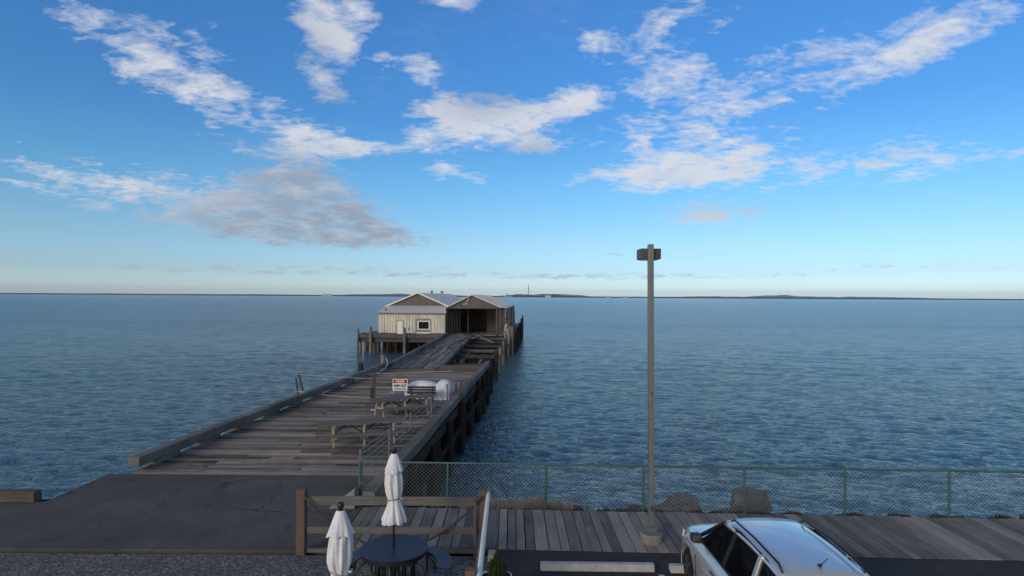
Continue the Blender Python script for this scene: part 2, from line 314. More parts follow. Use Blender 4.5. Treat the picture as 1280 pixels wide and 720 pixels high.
# ------------------------------------------------------------------ mesh helpers
class MB:
    def __init__(s): s.b = bmesh.new()
    def box(s, x0, x1, y0, y1, z0, z1, mat=None):
        r = bmesh.ops.create_cube(s.b, size=1)['verts']
        t = Matrix.Translation(((x0+x1)/2, (y0+y1)/2, (z0+z1)/2)) @ Matrix.Diagonal((abs(x1-x0), abs(y1-y0), abs(z1-z0), 1))
        bmesh.ops.transform(s.b, matrix=(mat @ t) if mat else t, verts=r); return s
    def bar(s, a, b, w, h, up=(0, 0, 1)):              # rectangular bar from a to b
        a, b, up = Vector(a), Vector(b), Vector(up)
        d = (b-a); L = d.length; d.normalize()
        sx = d.cross(up).normalized(); uz = sx.cross(d).normalized()
        m_ = Matrix(((sx.x, d.x, uz.x, 0), (sx.y, d.y, uz.y, 0), (sx.z, d.z, uz.z, 0), (0, 0, 0, 1)))
        m_ = Matrix.Translation((a+b)/2) @ m_
        return s.box(-w/2, w/2, -L/2, L/2, -h/2, h/2, m_)
    def tube(s, pts, r, seg=8, caps=True):
        pts = [Vector(q) for q in pts]; rs = r if isinstance(r, (list, tuple)) else [r]*len(pts)
        rings = []; ref = None
        for i, q in enumerate(pts):
            d = (pts[min(i+1, len(pts)-1)]-pts[max(i-1, 0)]).normalized()
            if ref is None: ref = Vector((0, 0, 1)) if abs(d.z) < .9 else Vector((1, 0, 0))
            u = d.cross(ref).normalized(); v = u.cross(d).normalized(); ref = v
            rings.append([s.b.verts.new(q + (u*math.cos(2*PI*k/seg)+v*math.sin(2*PI*k/seg))*rs[i]) for k in range(seg)])
        for r0, r1 in zip(rings, rings[1:]):
            for k in range(seg): s.b.faces.new((r0[k], r0[(k+1) % seg], r1[(k+1) % seg], r1[k]))
        if caps: s.b.faces.new(rings[0][::-1]); s.b.faces.new(rings[-1])
        return s
    def prism(s, poly, d):                       # polygon (3-D points) extruded by vector d
        a = [s.b.verts.new(q) for q in poly]; b = [s.b.verts.new(Vector(q)+Vector(d)) for q in poly]
        n = len(a); s.b.faces.new(a[::-1]); s.b.faces.new(b)
        for k in range(n): s.b.faces.new((a[k], a[(k+1) % n], b[(k+1) % n], b[k]))
        return s
    def grid(s, f, nu, nv, closed=False):
        V = [[s.b.verts.new(f(i, j)) for j in range(nv)] for i in range(nu)]
        for i in range(nu-1):
            for j in range(nv if closed else nv-1):
                s.b.faces.new((V[i][j], V[i+1][j], V[i+1][(j+1) % nv], V[i][(j+1) % nv]))
        return V
    def build(s, name, mat, parent=None, smooth=False, bevel=0, local=False, subsurf=0, **props):
        bmesh.ops.recalc_face_normals(s.b, faces=s.b.faces)
        if parent is not None and not local:
            bmesh.ops.transform(s.b, matrix=parent.matrix_basis.inverted(), verts=s.b.verts)
        me = bpy.data.meshes.new(name); s.b.to_mesh(me); s.b.free()
        o = bpy.data.objects.new(name, me); C.objects.link(o)
        if parent is not None: o.parent = parent
        me.materials.append(M[mat])
        if smooth:
            for q in me.polygons: q.use_smooth = True
        if bevel:
            bv = o.modifiers.new('bevel', 'BEVEL'); bv.width = bevel; bv.segments = 2; bv.limit_method = 'ANGLE'
        if subsurf:
            ss = o.modifiers.new('smooth', 'SUBSURF'); ss.levels = ss.render_levels = subsurf
        for k, v in props.items(): o[k] = v
        return o
def thing(name, label, cat, loc=(0, 0, 0), rz=0, group=None):
    o = bpy.data.objects.new(name, None); C.objects.link(o)
    o.location = loc; o.rotation_euler = (0, 0, rz); o.empty_display_size = .2
    o['label'] = label; o['category'] = cat
    if group: o['group'] = group
    bpy.context.view_layer.update()
    return o
def tag(o, label, cat, group=None):
    o['label'] = label; o['category'] = cat
    if group: o['group'] = group
    return o
def struct(o, kind='structure'): o['kind'] = kind; return o
def dup(root, loc, rz, label, **kw):
    r = root.copy(); C.objects.link(r); r.location = loc; r.rotation_euler = (0, 0, rz); r['label'] = label
    for ch in list(root.children):
        c = ch.copy(); C.objects.link(c); c.parent = r
        for g in ch.children:
            d = g.copy(); C.objects.link(d); d.parent = c
    return r

# ------------------------------------------------------------------ the setting
WATER = -2.4
# sea surface: one sheet to the horizon, with real wave relief where it is near enough to be seen
rows = [12.0]
while rows[-1] < 11500:
    y = rows[-1]; rows.append(y+(max(.075, .0036*y) if y < 170 else y*.12))
NC = 1200
ry = np.array(rows); uu = np.linspace(-1, 1, NC)
YY = np.repeat(ry[:, None], NC, 1); XX = uu[None, :]*(1.25*ry[:, None]+28)
sp_ = (1.25*ry+28)*2/NC; sp_ = np.maximum(sp_, np.gradient(ry))[:, None]
ZZ = np.zeros_like(XX); rg = np.random.RandomState(5)
for k in range(54):
    lam = .34*(6.0/.34)**(k/53); th = R(250)+rg.normal(0, .62); ph = rg.uniform(0, 6.28)
    kx, ky = math.cos(th)*2*PI/lam, math.sin(th)*2*PI/lam
    slope = .032 if lam < 1.5 else .010
    fade = np.clip((lam/sp_-3.0)/3.0, 0, 1)
    arg = XX*kx+YY*ky+ph+.9*np.sin(XX*kx*.23-YY*ky*.31+ph*3)
    ZZ += fade*slope*lam/(2*PI)*(np.sin(arg)+.22*np.sin(2*arg+1.5))
gust = .85+.2*np.sin(XX*.045+1.3*np.sin(YY*.06))*np.sin(YY*.09+XX*.02)
ZZ = ZZ*gust+WATER
me = bpy.data.meshes.new('water'); nr = len(rows)
me.vertices.add(nr*NC); me.vertices.foreach_set('co', np.stack([XX, YY, ZZ], -1).astype(np.float32).ravel())
ii = (np.arange(nr-1)[:, None]*NC+np.arange(NC-1)[None, :]).ravel()
quads = np.stack([ii, ii+1, ii+NC+1, ii+NC], -1).astype(np.int32)
me.loops.add(quads.size); me.loops.foreach_set('vertex_index', quads.ravel())
me.polygons.add(len(quads)); me.polygons.foreach_set('loop_start', np.arange(0, quads.size, 4, dtype=np.int32))
me.polygons.foreach_set('use_smooth', np.ones(len(quads), dtype=bool))
me.update(calc_edges=True); me.validate(); me.materials.append(M['water'])
wo_ = bpy.data.objects.new('water', me); C.objects.link(wo_); struct(wo_)

# land under the parking lot, sloping down to the sea beyond the boardwalk
def bank_y(x): return 14.6-.037*x if x > -4.2 else 14.75 if x > -11.5 else 14.9
def bank(i, j):
    x = -70+i*.5 if True else 0
    prof = [(-40, -.35), (9, -.35), (13.0, -.35), (bank_y(x)+.05, -.4), (bank_y(x)+.7, -.75), (bank_y(x)+1.6, -1.5), (bank_y(x)+2.6, -2.3), (bank_y(x)+3.6, -3.0), (bank_y(x)+6, -3.8)]
    y, z = prof[j]
    if j >= 3:
        q = mnoise.noise(Vector((x*.7, y*.7, 3.1)))
        y += q*.35; z += mnoise.noise(Vector((x*1.3, y*1.3, 9)))*.18 if j < 8 else 0
    return (x, y, z)
mb = MB(); mb.grid(bank, 281, 9); struct(mb.build('ground', 'bank', smooth=True))
def sheet_obj(name, mat, poly, z, thick=.3):
    mb = MB(); mb.prism([(x, y, z-thick) for x, y in poly], (0, 0, thick)); return struct(mb.build(name, mat))
sheet_obj('parking_lot', 'asphalt', [(-.30, -30), (60, -30), (60, 9.9), (-.30, 12.09)], 0.0)
sheet_obj('pier_road', 'asphalt_old', [(-60, 12.0), (-3.58, 12.0), (-3.58, 17.0), (-11.4, 17.0), (-11.4, 14.7), (-60, 15.0)], 0.0)
sheet_obj('gravel_patio', 'gravel', [(-60, -30), (-.305, -30), (-.305, 11.78), (-60, 11.95)], -.012)
mb = MB()
mb.box(2.72, 2.82, 8.0, 11.02, -.02, .004)
struct(mb.build('parking_line', 'paint_line'))
# boardwalk: boards across, running to the fence
mb = MB(); x = -3.55; rb = random.Random(4)
while x < 34:
    wd = rb.choice((.19, .21, .24, .28, .28)) if x < 17 else .28
    gap = rb.uniform(.012, .026)
    ya, yb = 12.10-.04*x+rb.uniform(-.012, .012), 14.32-.036*x+rb.uniform(-.03, .03)
    if yb > 13.0 or True:
        z1 = rb.uniform(-.006, .006)
        sk = .012*(x) if False else 0
        mb.prism([(x, ya, -.09), (x+wd-gap, ya, -.09), (x+wd-gap, yb, -.09), (x, yb, -.09)], (0, 0, .09+z1+.012))
    x += wd
struct(mb.build('boardwalk', 'board'))
mb = MB(); mb.prism([(-3.6, 12.2, -.45), (34, 10.9, -.45), (34, 12.95, -.45), (-3.6, 14.3, -.45)], (0, 0, .22))
struct(mb.build('boardwalk_base', 'rock_dark'))

# far shore and hills
def shore(i, j):
    x = -9500+i*60
    h = 11.2+2.2*mnoise.noise(Vector((x*.0016, 0, 0)))+2.0*mnoise.noise(Vector((x*.009, 5, 0)))+1.2*mnoise.noise(Vector((x*.04, 2, 0)))
    return (x, 5000+[0, 4, 60, 420][j], WATER+[-.3, h*.75, h, -.3][j])
mb = MB(); mb.grid(shore, 318, 4); struct(mb.build('far_shore', 'far_land'))
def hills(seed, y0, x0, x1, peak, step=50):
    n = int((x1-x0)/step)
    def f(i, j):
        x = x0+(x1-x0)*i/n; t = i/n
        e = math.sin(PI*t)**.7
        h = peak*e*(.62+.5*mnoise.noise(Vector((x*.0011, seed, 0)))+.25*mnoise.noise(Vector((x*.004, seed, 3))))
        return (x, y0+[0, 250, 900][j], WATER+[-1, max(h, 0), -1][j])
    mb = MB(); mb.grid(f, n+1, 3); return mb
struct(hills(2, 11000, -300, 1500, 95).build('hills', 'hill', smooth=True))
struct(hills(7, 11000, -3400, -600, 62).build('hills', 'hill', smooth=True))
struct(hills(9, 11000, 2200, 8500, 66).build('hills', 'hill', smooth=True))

def far_box(name, label, cat, px, wpx, h, mat, y=4990, roof=None, roofmat='far_dark', base=0):
    x = (px-640)/750*y; w_ = wpx/750*y
    t = thing(name, label, cat, (x, y, WATER+base))
    mb = MB(); mb.box(-w_/2, w_/2, -12, 12, 0, h); mb.build('wall', mat, t, local=True)
    mb = MB()
    if roof == 'gable': mb.prism([(-w_/2-1, -13, h), (-w_/2-1, 13, h), (-w_/2-1, 0, h+5)], (w_+2, 0, 0))
    elif roof == 'flat': mb.box(-w_/2-1, w_/2+1, -13, 13, h, h+2.2)
    else: mb.box(-w_/4, w_/4, -6, 6, h, h+4)
    mb.build('roof', roofmat, t, local=True)
    return t
far_box('shore_building', 'long white building with dark roof on the far shore left of the pier warehouse', 'building', 409, 12, 10, 'far_white', roof='gable')
far_box('shore_building', 'tiny pale hut on the far spit at the left of the photo', 'building', 408-0, 2, 6, 'far_white', y=4970, roof='flat', roofmat='far_grey').location.x = (408-640)/750*4970-6
far_box('shore_building', 'pale terminal building with raised block on the far shore beside the warehouse roof', 'building', 637, 17, 12, 'far_grey')
far_box('shore_building', 'long dark shed on the far shore just left of the mast', 'building', 646, 10, 17, 'far_dark', roof='gable')
far_box('shore_building', 'low dark building around the foot of the tall mast', 'building', 661, 9, 17, 'far_dark', roof='flat')
far_box('shore_building', 'white sheds on the far shore right of the mast below wooded mound', 'building', 685, 7, 14, 'far_white', y=4980, roof='gable', roofmat='far_grey')
far_box('shore_building', 'farther left of the two small white buildings near the lamp pole on the far shore', 'building', 760, 4, 10, 'far_white', roof='gable', roofmat='far_grey')
far_box('shore_building', 'small white building on the far shore nearest to the lamp pole', 'building', 781, 4, 11, 'far_white', roof='gable', roofmat='far_grey')
# ship-like tower with white superstructure
t = thing('cargo_ship', 'white ship with dark funnel mast moored on the far shore', 'ship', ((634-640)/750*4950, 4950, WATER))
mb = MB(); mb.prism([(-34, -8, 0), (-26, -8, 9), (36, -8, 9), (30, -8, 0)], (0, 16, 0)); mb.build('hull', 'far_grey', t, local=True)
mb = MB(); mb.box(-24, -6, -6, 6, 9, 19); mb.box(-20, -10, -5, 5, 19, 23); mb.build('superstructure', 'far_white', t, local=True)
mb = MB(); mb.box(-3, 2, -3, 3, 9, 29); mb.box(-5, 8, -2, 2, 29, 32); mb.build('funnel', 'far_dark', t, local=True)
# mast
t = thing('radio_mast', 'tall thin lattice mast rising from the far shore', 'mast', ((660.6-640)/750*4980, 4980, WATER+8))
mb = MB()
for sx, sy in ((-1, -1), (1, -1), (1, 1), (-1, 1)): mb.tube([(sx*3.2, sy*3.2, 0), (sx*1.5, sy*1.5, 94)], .8, 4)
for k in range(12):
    z = k*8; q = 3.2-1.7*k/12
    mb.bar((-q, -q, z), (q, -q, z+8), .8, .8); mb.bar((q, q, z), (-q, q, z+8), .8, .8)
mb.build('lattice', 'far_dark', t, local=True)
for z in (36, 62, 88):
    mb = MB(); mb.tube([(0, 0, z), (0, 0, z+5)], 5.0, 8); mb.build('platform', 'far_dark', t, local=True)
# tank
mb = MB(); mb.tube([(0, 0, 0), (0, 0, 14), (0, 0, 19), (0, 0, 21)], [13, 13, 9, 2], 16)
tk = mb.build('storage_tank', 'far_dark', smooth=True); tk.location = ((678.5-640)/750*4985, 4985, WATER+2)
tag(tk, 'dark domed storage tank on the far shore right of the mast', 'tank')
# wooded mound
def mound(i, j):
    a = 2*PI*j/24; r = i/8
    x = math.cos(a)*58*r; y = math.sin(a)*25*r
    return (x, y, 26*(1-r*r)**.5*(1+.25*mnoise.noise(Vector((x*.05, y*.05, 1)))) if r < 1 else 0)
mb = MB(); mb.grid(mound, 9, 24, True); md = mb.build('wooded_mound', 'far_wood'); md.location = ((694-640)/750*5000, 5000, WATER+2)
struct(md)

# ------------------------------------------------------------------ the pier
def edge_r(y): return -3.46+(y-14.4)*.058
def edge_l(y): return -10.9+(y-14.7)*.068 if y < 27.9 else -10.0+(y-27.9)*.098
pier = thing('pier', 'long weathered timber pier running out to the warehouse over the water', 'pier', (0, 0, 0))
mb = MB(); y = 17.01; rb = random.Random(7)
while y < 42.0:
    wd = rb.uniform(.20, .32); g = rb.choice((.012, .02, .03, .05))
    xl, xr = edge_l(y)-.1, edge_r(y)+.05
    # each course is two or three boards butted end to end
    cuts = [xl]+sorted(xl+(xr-xl)*rb.uniform(.2, .85) for _ in range(rb.choice((1, 1, 2))))+[xr]
    for a, b in zip(cuts, cuts[1:]):
        if b-a < .3: continue
        z = rb.uniform(-.02, .012)
        mb.box(a+.006, b-.006, y, y+wd-g, -.09, .0+z)
    y += wd
mb.build('deck', 'deck', pier)
mb = MB()
mb.b.faces.new([mb.b.verts.new(v) for v in ((-11, 17, -.12), (-3.4, 17, -.12), (-1.9, 42.2, -.12), (-8.8, 42.2, -.12))])
mb.build('deck_underlay', 'pile', pier)
# walkway: planks running lengthwise in rows
mb = MB(); x = -8.3; rb = random.Random(8)
while x < -5.1:
    wd = rb.uniform(.2, .3); y = 41.9+rb.uniform(0, .5)
    while y < 79.2:
        L = min(rb.uniform(3, 7), 79.3-y)
        mb.box(x, x+wd-rb.choice((.02, .03, .06)), y, y+L-.05, -.08, .02+rb.uniform(-.03, .015)); y += L
    x += wd
mb.build('walkway_deck', 'walk', pier)
mb = MB(); mb.box(-8.35, -5.0, 42.1, 79.2, -.42, -.10); mb.build('walkway_stringer', 'pile', pier)
# curbs
def curb_run(pts, w_, z0, z1, mat='beam', piece=6.5):
    for (xa, ya), (xb, yb) in zip(pts, pts[1:]):
        n = max(1, round((yb-ya)/piece))
        mb = MB()
        for k in range(n):
            t0, t1 = k/n, (k+1)/n
            dz = random.uniform(-.02, .02); dx = random.uniform(-.025, .025)
            mb.bar((xa+(xb-xa)*t0+dx, ya+(yb-ya)*t0, (z0+z1)/2+dz), (xa+(xb-xa)*t1+dx, ya+(yb-ya)*t1-.04, (z0+z1)/2+dz), w_, z1-z0)
        mb.build('curb_beam', mat, pier, bevel=.025)
curb_run([(edge_r(14.5), 14.5), (edge_r(29), 29), (edge_r(44), 44)], .34, .02, .36)
curb_run([(edge_l(17.2)-.1, 17.2), (-10.1, 27.9), (-8.72, 42.0)], .34, .14, .42)
curb_run([(-8.55, 42.1), (-8.42, 60), (-8.35, 77.8)], .30, .05, .36)
curb_run([(-5.0, 42.3), (-5.0, 60), (-5.0, 76.5)], .26, .03, .26, 'beam', 4.5)
for k in range(11):
    y = 18+k*2.35; mb = MB(); mb.box(edge_l(y)-.26, edge_l(y)+.06, y, y+1.25, -.02, .14); mb.build('curb_block', 'beam', pier)
mb = MB(); mb.box(-5.1, -1.95, 41.9, 42.2, -.02, .26); mb.build('end_beam', 'beamx', pier, bevel=.02)
# fascia stringers along the right edge
mb = MB(); mb.bar((edge_r(14.5)+.02, 14.6, -.32), (edge_r(42)+.02, 42, -.32), .22, .42); mb.build('edge_stringer', 'pile', pier)
mb = MB(); mb.bar((edge_r(15)+.30, 17.4, -1.15), (edge_r(42)+.30, 42, -1.15), .12, .2); mb.build('wale', 'pile_dark', pier)
mb = MB(); mb.bar((edge_l(17)-.05, 17.1, -.32), (edge_l(42)-.05, 42, -.32), .22, .42); mb.build('edge_stringer', 'pile', pier)
# bents: cap beams and piles
def pile(x, y, ztop, r=.17, mat='pile', lean=(0, 0), parent=pier, name='pile'):
    mb = MB(); z0 = WATER-1.2
    n = 6; pts = []; rs = []
    for k in range(n+1):
        t = k/n; z = ztop+(z0-ztop)*t
        pts.append((x+lean[0]*(1-t)+random.uniform(-.015, .015), y+lean[1]*(1-t), z)); rs.append(r*(.92+.14*t)*random.uniform(.94, 1.06))
    rs[0] *= .85
    mb.tube(pts, rs, 10); return mb.build(name, mat, parent, smooth=False)
rb = random.Random(21)
ys = [18.4, 21.8, 25.2, 28.7, 32.3, 35.9, 38.6, 41.3]
for i, y in enumerate(ys):
    xl, xr = edge_l(y), edge_r(y)
    mb = MB(); mb.box(xl-.1, xr-.15, y-.16, y+.16, -.86, -.52); mb.build('cap_beam', 'pile', pier)
    for k in range(3):
        pile(xl+(xr-xl)*(k+.3)/3.3, y+rb.uniform(-.1, .1), -.8)
    pile(xr-.55, y+rb.uniform(-.2, .2), -.8, .16, rb.choice(('pile', 'pile_dark')))
    pile(xr+.20, y+rb.uniform(.9, 1.3), rb.choice((-.5, -.25, -.7)), rb.uniform(.13, .17), rb.choice(('pile_dark', 'pile', 'pile_rust')), (rb.uniform(-.08, .08), rb.uniform(-.1, .1)))
    if i % 3 != 1: pile(xr+.10, y+rb.uniform(1.9, 2.4), rb.choice((-1.2, -.6, -.4)), .14, rb.choice(('pile_dark', 'pile_pale')), (rb.uniform(-.1, .1), 0))
    pile(xr+.22, y, rb.choice((-.15, .0, -.35, .08)), .18, rb.choice(('pile_rust', 'pile', 'pile_rust')), (rb.uniform(-.06, .06), 0))
    mb = MB(); mb.bar((xr+.05, y, -.7), (xr-1.7, y, WATER+.3), .08, .2); mb.build('brace', 'pile', pier)
# the gap beside the walkway: bare cap beams and stubs
def outer(y): return -1.8+(y-42)*.040
gap = [46.6, 53.2, 58.8, 64.6, 70.6, 76.4]
for i, y in enumerate(gap):
    o_ = outer(y)
    mb = MB(); mb.box(-8.3, -5.3, y-.15, y+.15, -.78, -.43); mb.build('cap_beam', 'pile', pier)
    if i not in (9,):
        mb = MB(); z = rb.uniform(-.12, 0)
        mb.bar((-5.0, y, -.25+z), (o_-.1, y+rb.uniform(-.2, .2), -.25+z), .20, .30); mb.build('cap_beam', ('post_darkx', 'post_darkx', 'beamx')[i % 3], pier, bevel=.02)
    pile(-5.3, y, -.5, .16, 'pile')
    pile(-3.5+rb.uniform(-.3, .3), y+.1, rb.choice((-.35, -.9, -.1)), .15, rb.choice(('pile', 'pile_pale')))
    pile(-4.4+rb.uniform(-.3, .3), y+1.4, rb.choice((-.9, -1.2, -.6)), .13, 'pile_dark')
    pile(o_, y, rb.choice((.1, .25, .05, .3)), .17, rb.choice(('pile', 'pile_dark', 'pile', 'pile_pale')))
    if i % 2: pile(o_-.25, y+1.9, rb.choice((-.1, -.6, .0)), .15, rb.choice(('pile_dark', 'pile')))
mb = MB(); mb.bar((outer(46)-.55, 45.5, -.62), (outer(77)-.5, 77.0, -.62), .22, .3); mb.build('edge_stringer', 'pile', pier)
mb = MB(); mb.box(-5.0, .0, 78.6, 78.8, -2.6, -.16); mb.build('dark_backing', 'pile_dark', pier)  # added backing that keeps the space below the shed front dark
mb = MB(); mb.bar((-4.35, 44.2, -.66), (-4.3, 62, -.66), .22, .26); mb.bar((-2.9, 43.0, -.66), (-2.6, 58, -.66), .2, .26); mb.build('stringer', 'beam', pier)
mb = MB(); mb.bar((-2.1, 66.5, -.0), (-3.9, 73.5, .12), .26, .16); mb.bar((-4.7, 70.5, .12), (-3.6, 76.9, .2), .4, .12); mb.build('loose_board', 'beam', pier)
# tall fender piles at the corner
pile(-.50, 74.6, 1.15, .22, 'pile_pale', (.18, 0)); pile(.05, 77.0, 1.2, .22, 'pile_pale', (.0, 0)); pile(-.75, 76.6, .7, .2, 'pile_pale', (-.05, 0))
# mooring posts on the left edge
pile(-9.45, 37.6, .86, .2, 'pile_rust', name='mooring_post'); pile(-8.98, 42.0, .92, .2, 'pile_pale', name='mooring_post')

mb = MB(); mb.prism([(edge_r(17)-1.7, 17, -3.6), (edge_r(42)-1.7, 42, -3.6), (edge_r(42)-1.75, 42, -3.6), (edge_r(17)-1.75, 17, -3.6)], (0, 0, 3.45)); mb.build('dark_backing', 'pile_dark', pier)  # added sheet closing the view under the deck so it reads dark
# bulkhead under the road end
mb = MB(); mb.box(-3.57, -3.45, 12.2, 17.2, -3.2, -.03); mb.build('bulkhead', 'pile', pier)

# ------------------------------------------------------------------ warehouse platform (frame turned with the pier)
TH = -math.atan(.042)
plat = thing('warehouse_platform', 'timber platform on piles carrying the two sheds at the pier end', 'platform', (-8.8, 79.4, 0), TH)
mb = MB()
for k in range(40):
    mb.box(-11.2+k*.27, -11.2+k*.27+.26, -1.55, .3, -.12, random.uniform(-.02, .0))
mb.box(-11.2, .1, .3, 34, -.12, -.01)
for k in range(32): mb.box(.12+k*.275, .12+k*.275+.26, -.4, 34, -.12, -.012+random.uniform(0, .02))
mb.build('deck', 'deck', plat, local=True)
mb = MB(); mb.box(-11.3, .0, -1.72, -1.5, -.42, .02); mb.build('fascia_beam', 'beamx', plat, local=True, bevel=.02)
mb = MB(); mb.box(-11.1, .0, -1.2, -.9, -.98, -.45); mb.box(-11.1, .0, 3.2, 3.5, -.9, -.15); mb.build('cap_beam', 'beamx', plat, local=True)
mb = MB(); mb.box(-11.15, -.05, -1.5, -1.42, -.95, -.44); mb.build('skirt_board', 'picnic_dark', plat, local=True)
mb = MB(); mb.box(-11.0, 8.8, 10, 10.2, -3.0, -.2); mb.build('dark_backing', 'pile', plat, local=True)  # added backing, dark depth beneath the platform
mb = MB(); mb.box(-11.25, -11.0, -1.5, 34, -.5, -.13); mb.box(8.8, 9.05, -.3, 40, -.5, -.03); mb.build('edge_stringer', 'beam', plat, local=True)
mb = MB(); mb.box(-11.35, -9.8, -1.0, -.7, .02, .2); mb.bar((-10.9, -1.0, .12), (-9.6, .0, .22), .12, .1); mb.bar((-5.2, -1.0, .06), (-2.3, -1.1, .06), .16, .12); mb.build('loose_timber', 'beamx', plat, local=True)
def ppile(x, y, zt, r=.17, mat='pile', lean=(0, 0)):
    mb = MB(); mb.tube([(x+lean[0], y+lean[1], zt), (x+lean[0]*.5, y, (zt+WATER)/2), (x, y, WATER-1.2)], [r*.88, r, r*1.05], 10); mb.build('pile', mat, plat, local=True)
rb = random.Random(5)
for k, x in enumerate([-11.0, -10.4, -9.2, -8.7, -7.4, -6.3, -5.2, -4.6, -3.3, -2.2, -1.1]): ppile(x, -1.1+rb.uniform(-.15, .15), -.6, .16, rb.choice(('pile', 'pile', 'pile_pale')))
for k in range(14): ppile(-10.8+k*.8, 1.5, -.6)
for k in range(12): ppile(-10.6+k*.95, 5.6, -.6)
for k in range(7): ppile(-10.9, 6+k*4.2, -.5)
ppile(-11.15, -1.8, .75, .15, 'pile_pale'); ppile(-9.45, -1.9, 1.05, .21, 'pile_pale'); ppile(-5.0, -1.9, .95, .19, 'pile_pale')
for k in range(11):
    ppile(9.2+rb.uniform(-.1, .15), .3+k*3.7, rb.choice((.3, .6, 1.0, .2)), .2, rb.choice(('pile', 'pile_pale', 'pile_rust')))
for k in range(4): ppile(9.5, 10+k*7, rb.choice((1.2, .8, 1.6)), .14, 'pile')
for k in range(5): ppile(1.0+k*1.9, .0, -.5, .17, 'pile')
ppile(8.7, 1.8, 3.5, .08, 'pile')

# ------------------------------------------------------------------ warehouse with lean-to (left)
wh = thing('warehouse', 'beige metal warehouse with lean-to front, white door and small window', 'building', (-8.8, 79.4, 0), TH)
def ribbed(mb, x0, x1, y, z0, z1, step=.36, d=.07):
    mb.box(x0, x1, y, y+.1, z0, z1)
    n = int((x1-x0)/step)
    for k in range(n+1):
        xx = x0+.02+k*(x1-x0-.08)/n
        mb.box(xx, xx+.09, y-d, y-.002, z0+.01, z1-.01)
mb = MB(); ribbed(mb, -9.0, -.02, .1, .0, 2.76)
mb.box(-9.0, -8.9, .2, 34, 0, 2.7); mb.box(-.12, -.02, .2, 3.1, 0, 3.5)
mb.build('wall', 'beige', wh, local=True)
mb = MB(); mb.box(-9.02, .0, .03, .055, .0, .16); mb.build('base_flashing', 'beamx', wh, local=True)
mb = MB(); mb.box(-8.6, -.1, 3.2, 3.3, 2.6, 3.62)
mb.prism([(-8.55, 3.2, 3.62), (-.1, 3.2, 3.62), (-4.25, 3.2, 5.38)], (0, .1, 0))
mb.build('gable', 'taupe', wh, local=True)
mb = MB(); mb.box(-8.6, -.1, 33.8, 33.9, 0, 3.6); mb.prism([(-8.6, 33.8, 3.6), (-.1, 33.8, 3.6), (-4.25, 33.8, 5.38)], (0, .1, 0)); mb.build('rear_wall', 'beige', wh, local=True)
mb = MB()
mb.prism([(-9.2, -.22, 2.80), (.12, -.22, 2.80), (-.02, 3.19, 3.66), (-8.75, 3.19, 3.66)], (0, 0, .07))
for k in range(24): 
    t = k/23; mb.bar((-9.15+9.2*t, -.2, 2.885), (-8.7+8.65*t, 3.18, 3.745), .05, .035)
mb.build('lean_to_roof', 'roof_pale', wh, local=True)
mb = MB(); mb.box(-9.25, .15, -.30, -.222, 2.74, 2.86); mb.build('gutter', 'grey_trim', wh, local=True)
def roofslab(mb, a, b, y0, y1, th=.07, ribs=26):
    mb.prism([(a[0], y0, a[1]), (b[0], y0, b[1]), (b[0], y1, b[1]), (a[0], y1, a[1])], (0, 0, th))
    d = Vector((b[0]-a[0], 0, b[1]-a[1]))
    for k in range(ribs):
        yy = y0+.1+(y1-y0-.2)*k/(ribs-1)
        mb.bar((a[0], yy, a[1]+th+.012), (b[0], yy, b[1]+th+.012), .06, .03)
mb = MB(); roofslab(mb, (-8.78, 3.58), (-4.3, 5.42), 3.0, 34.2); roofslab(mb, (.06, 3.58), (-4.3, 5.42), 3.0, 34.2); 
rf = mb.build('roof', 'roof', wh, local=True)
mb = MB(); mb.bar((-8.9, 2.94, 3.56), (-4.3, 2.94, 5.5), .1, .17); mb.bar((.1, 2.94, 3.60), (-4.3, 2.94, 5.5), .1, .17); mb.build('rake_trim', 'white_paint', wh, local=True)
mb = MB(); mb.tube([(-4.3, 14, 5.4), (-4.3, 14, 5.75)], .12, 8); mb.tube([(-4.3, 14, 5.7), (-4.3, 14, 5.85)], .24, 8); mb.build('roof_vent', 'lamp_dark', rf, local=True)
mb = MB(); mb.tube([(-4.3, 24, 5.4), (-4.3, 24, 5.75)], .12, 8); mb.tube([(-4.3, 24, 5.7), (-4.3, 24, 5.9)], .3, 8); mb.build('roof_vent', 'lamp_dark', rf, local=True)
mb = MB(); mb.tube([(-8.1, .5, 3.0), (-8.1, .5, 3.45)], .07, 8); mb.build('vent_pipe', 'lamp_dark', wh, local=True)
mb = MB(); mb.box(-6.42, -5.68, .0, .06, .02, 1.72); dr = mb.build('door', 'white_paint', wh, local=True, bevel=.01)
mb = MB(); mb.box(-6.5, -6.42, .0, .055, .0, 1.8); mb.box(-5.68, -5.6, .0, .055, 0, 1.8); mb.box(-6.5, -5.6, .0, .055, 1.72, 1.8); mb.build('frame', 'grey_trim', dr, local=True)
mb = MB(); mb.tube([(-5.8, -.06, .86), (-5.8, .0, .86)], .035, 8); mb.build('handle', 'black', dr, local=True)
mb = MB(); mb.box(-3.95, -1.95, .015, .056, .34, 2.06); mb.build('window_surround', 'grey_trim', wh, local=True)
mb = MB(); mb.box(-3.55, -2.2, -.01, .012, .72, 1.66); wn = mb.build('window', 'glass', wh, local=True)
mb = MB()
mb.box(-3.72, -3.55, -.06, .01, .6, 1.8); mb.box(-2.2, -2.03, -.06, .01, .6, 1.8); mb.box(-3.55, -2.2, -.06, .01, 1.66, 1.8); mb.box(-3.55, -2.2, -.06, .01, .6, .72)
mb.build('frame', 'white_paint', wn, local=True)
mb = MB(); mb.box(-3.85, -1.95, -.04, .01, .1, .22); mb.build('sill_board', 'white_paint', wh, local=True)
mb = MB(); mb.tube([(-4.9, -.02, .5), (-4.9, -.02, .85)], .05, 6); mb.build('meter_box', 'grey_trim', wh, local=True)
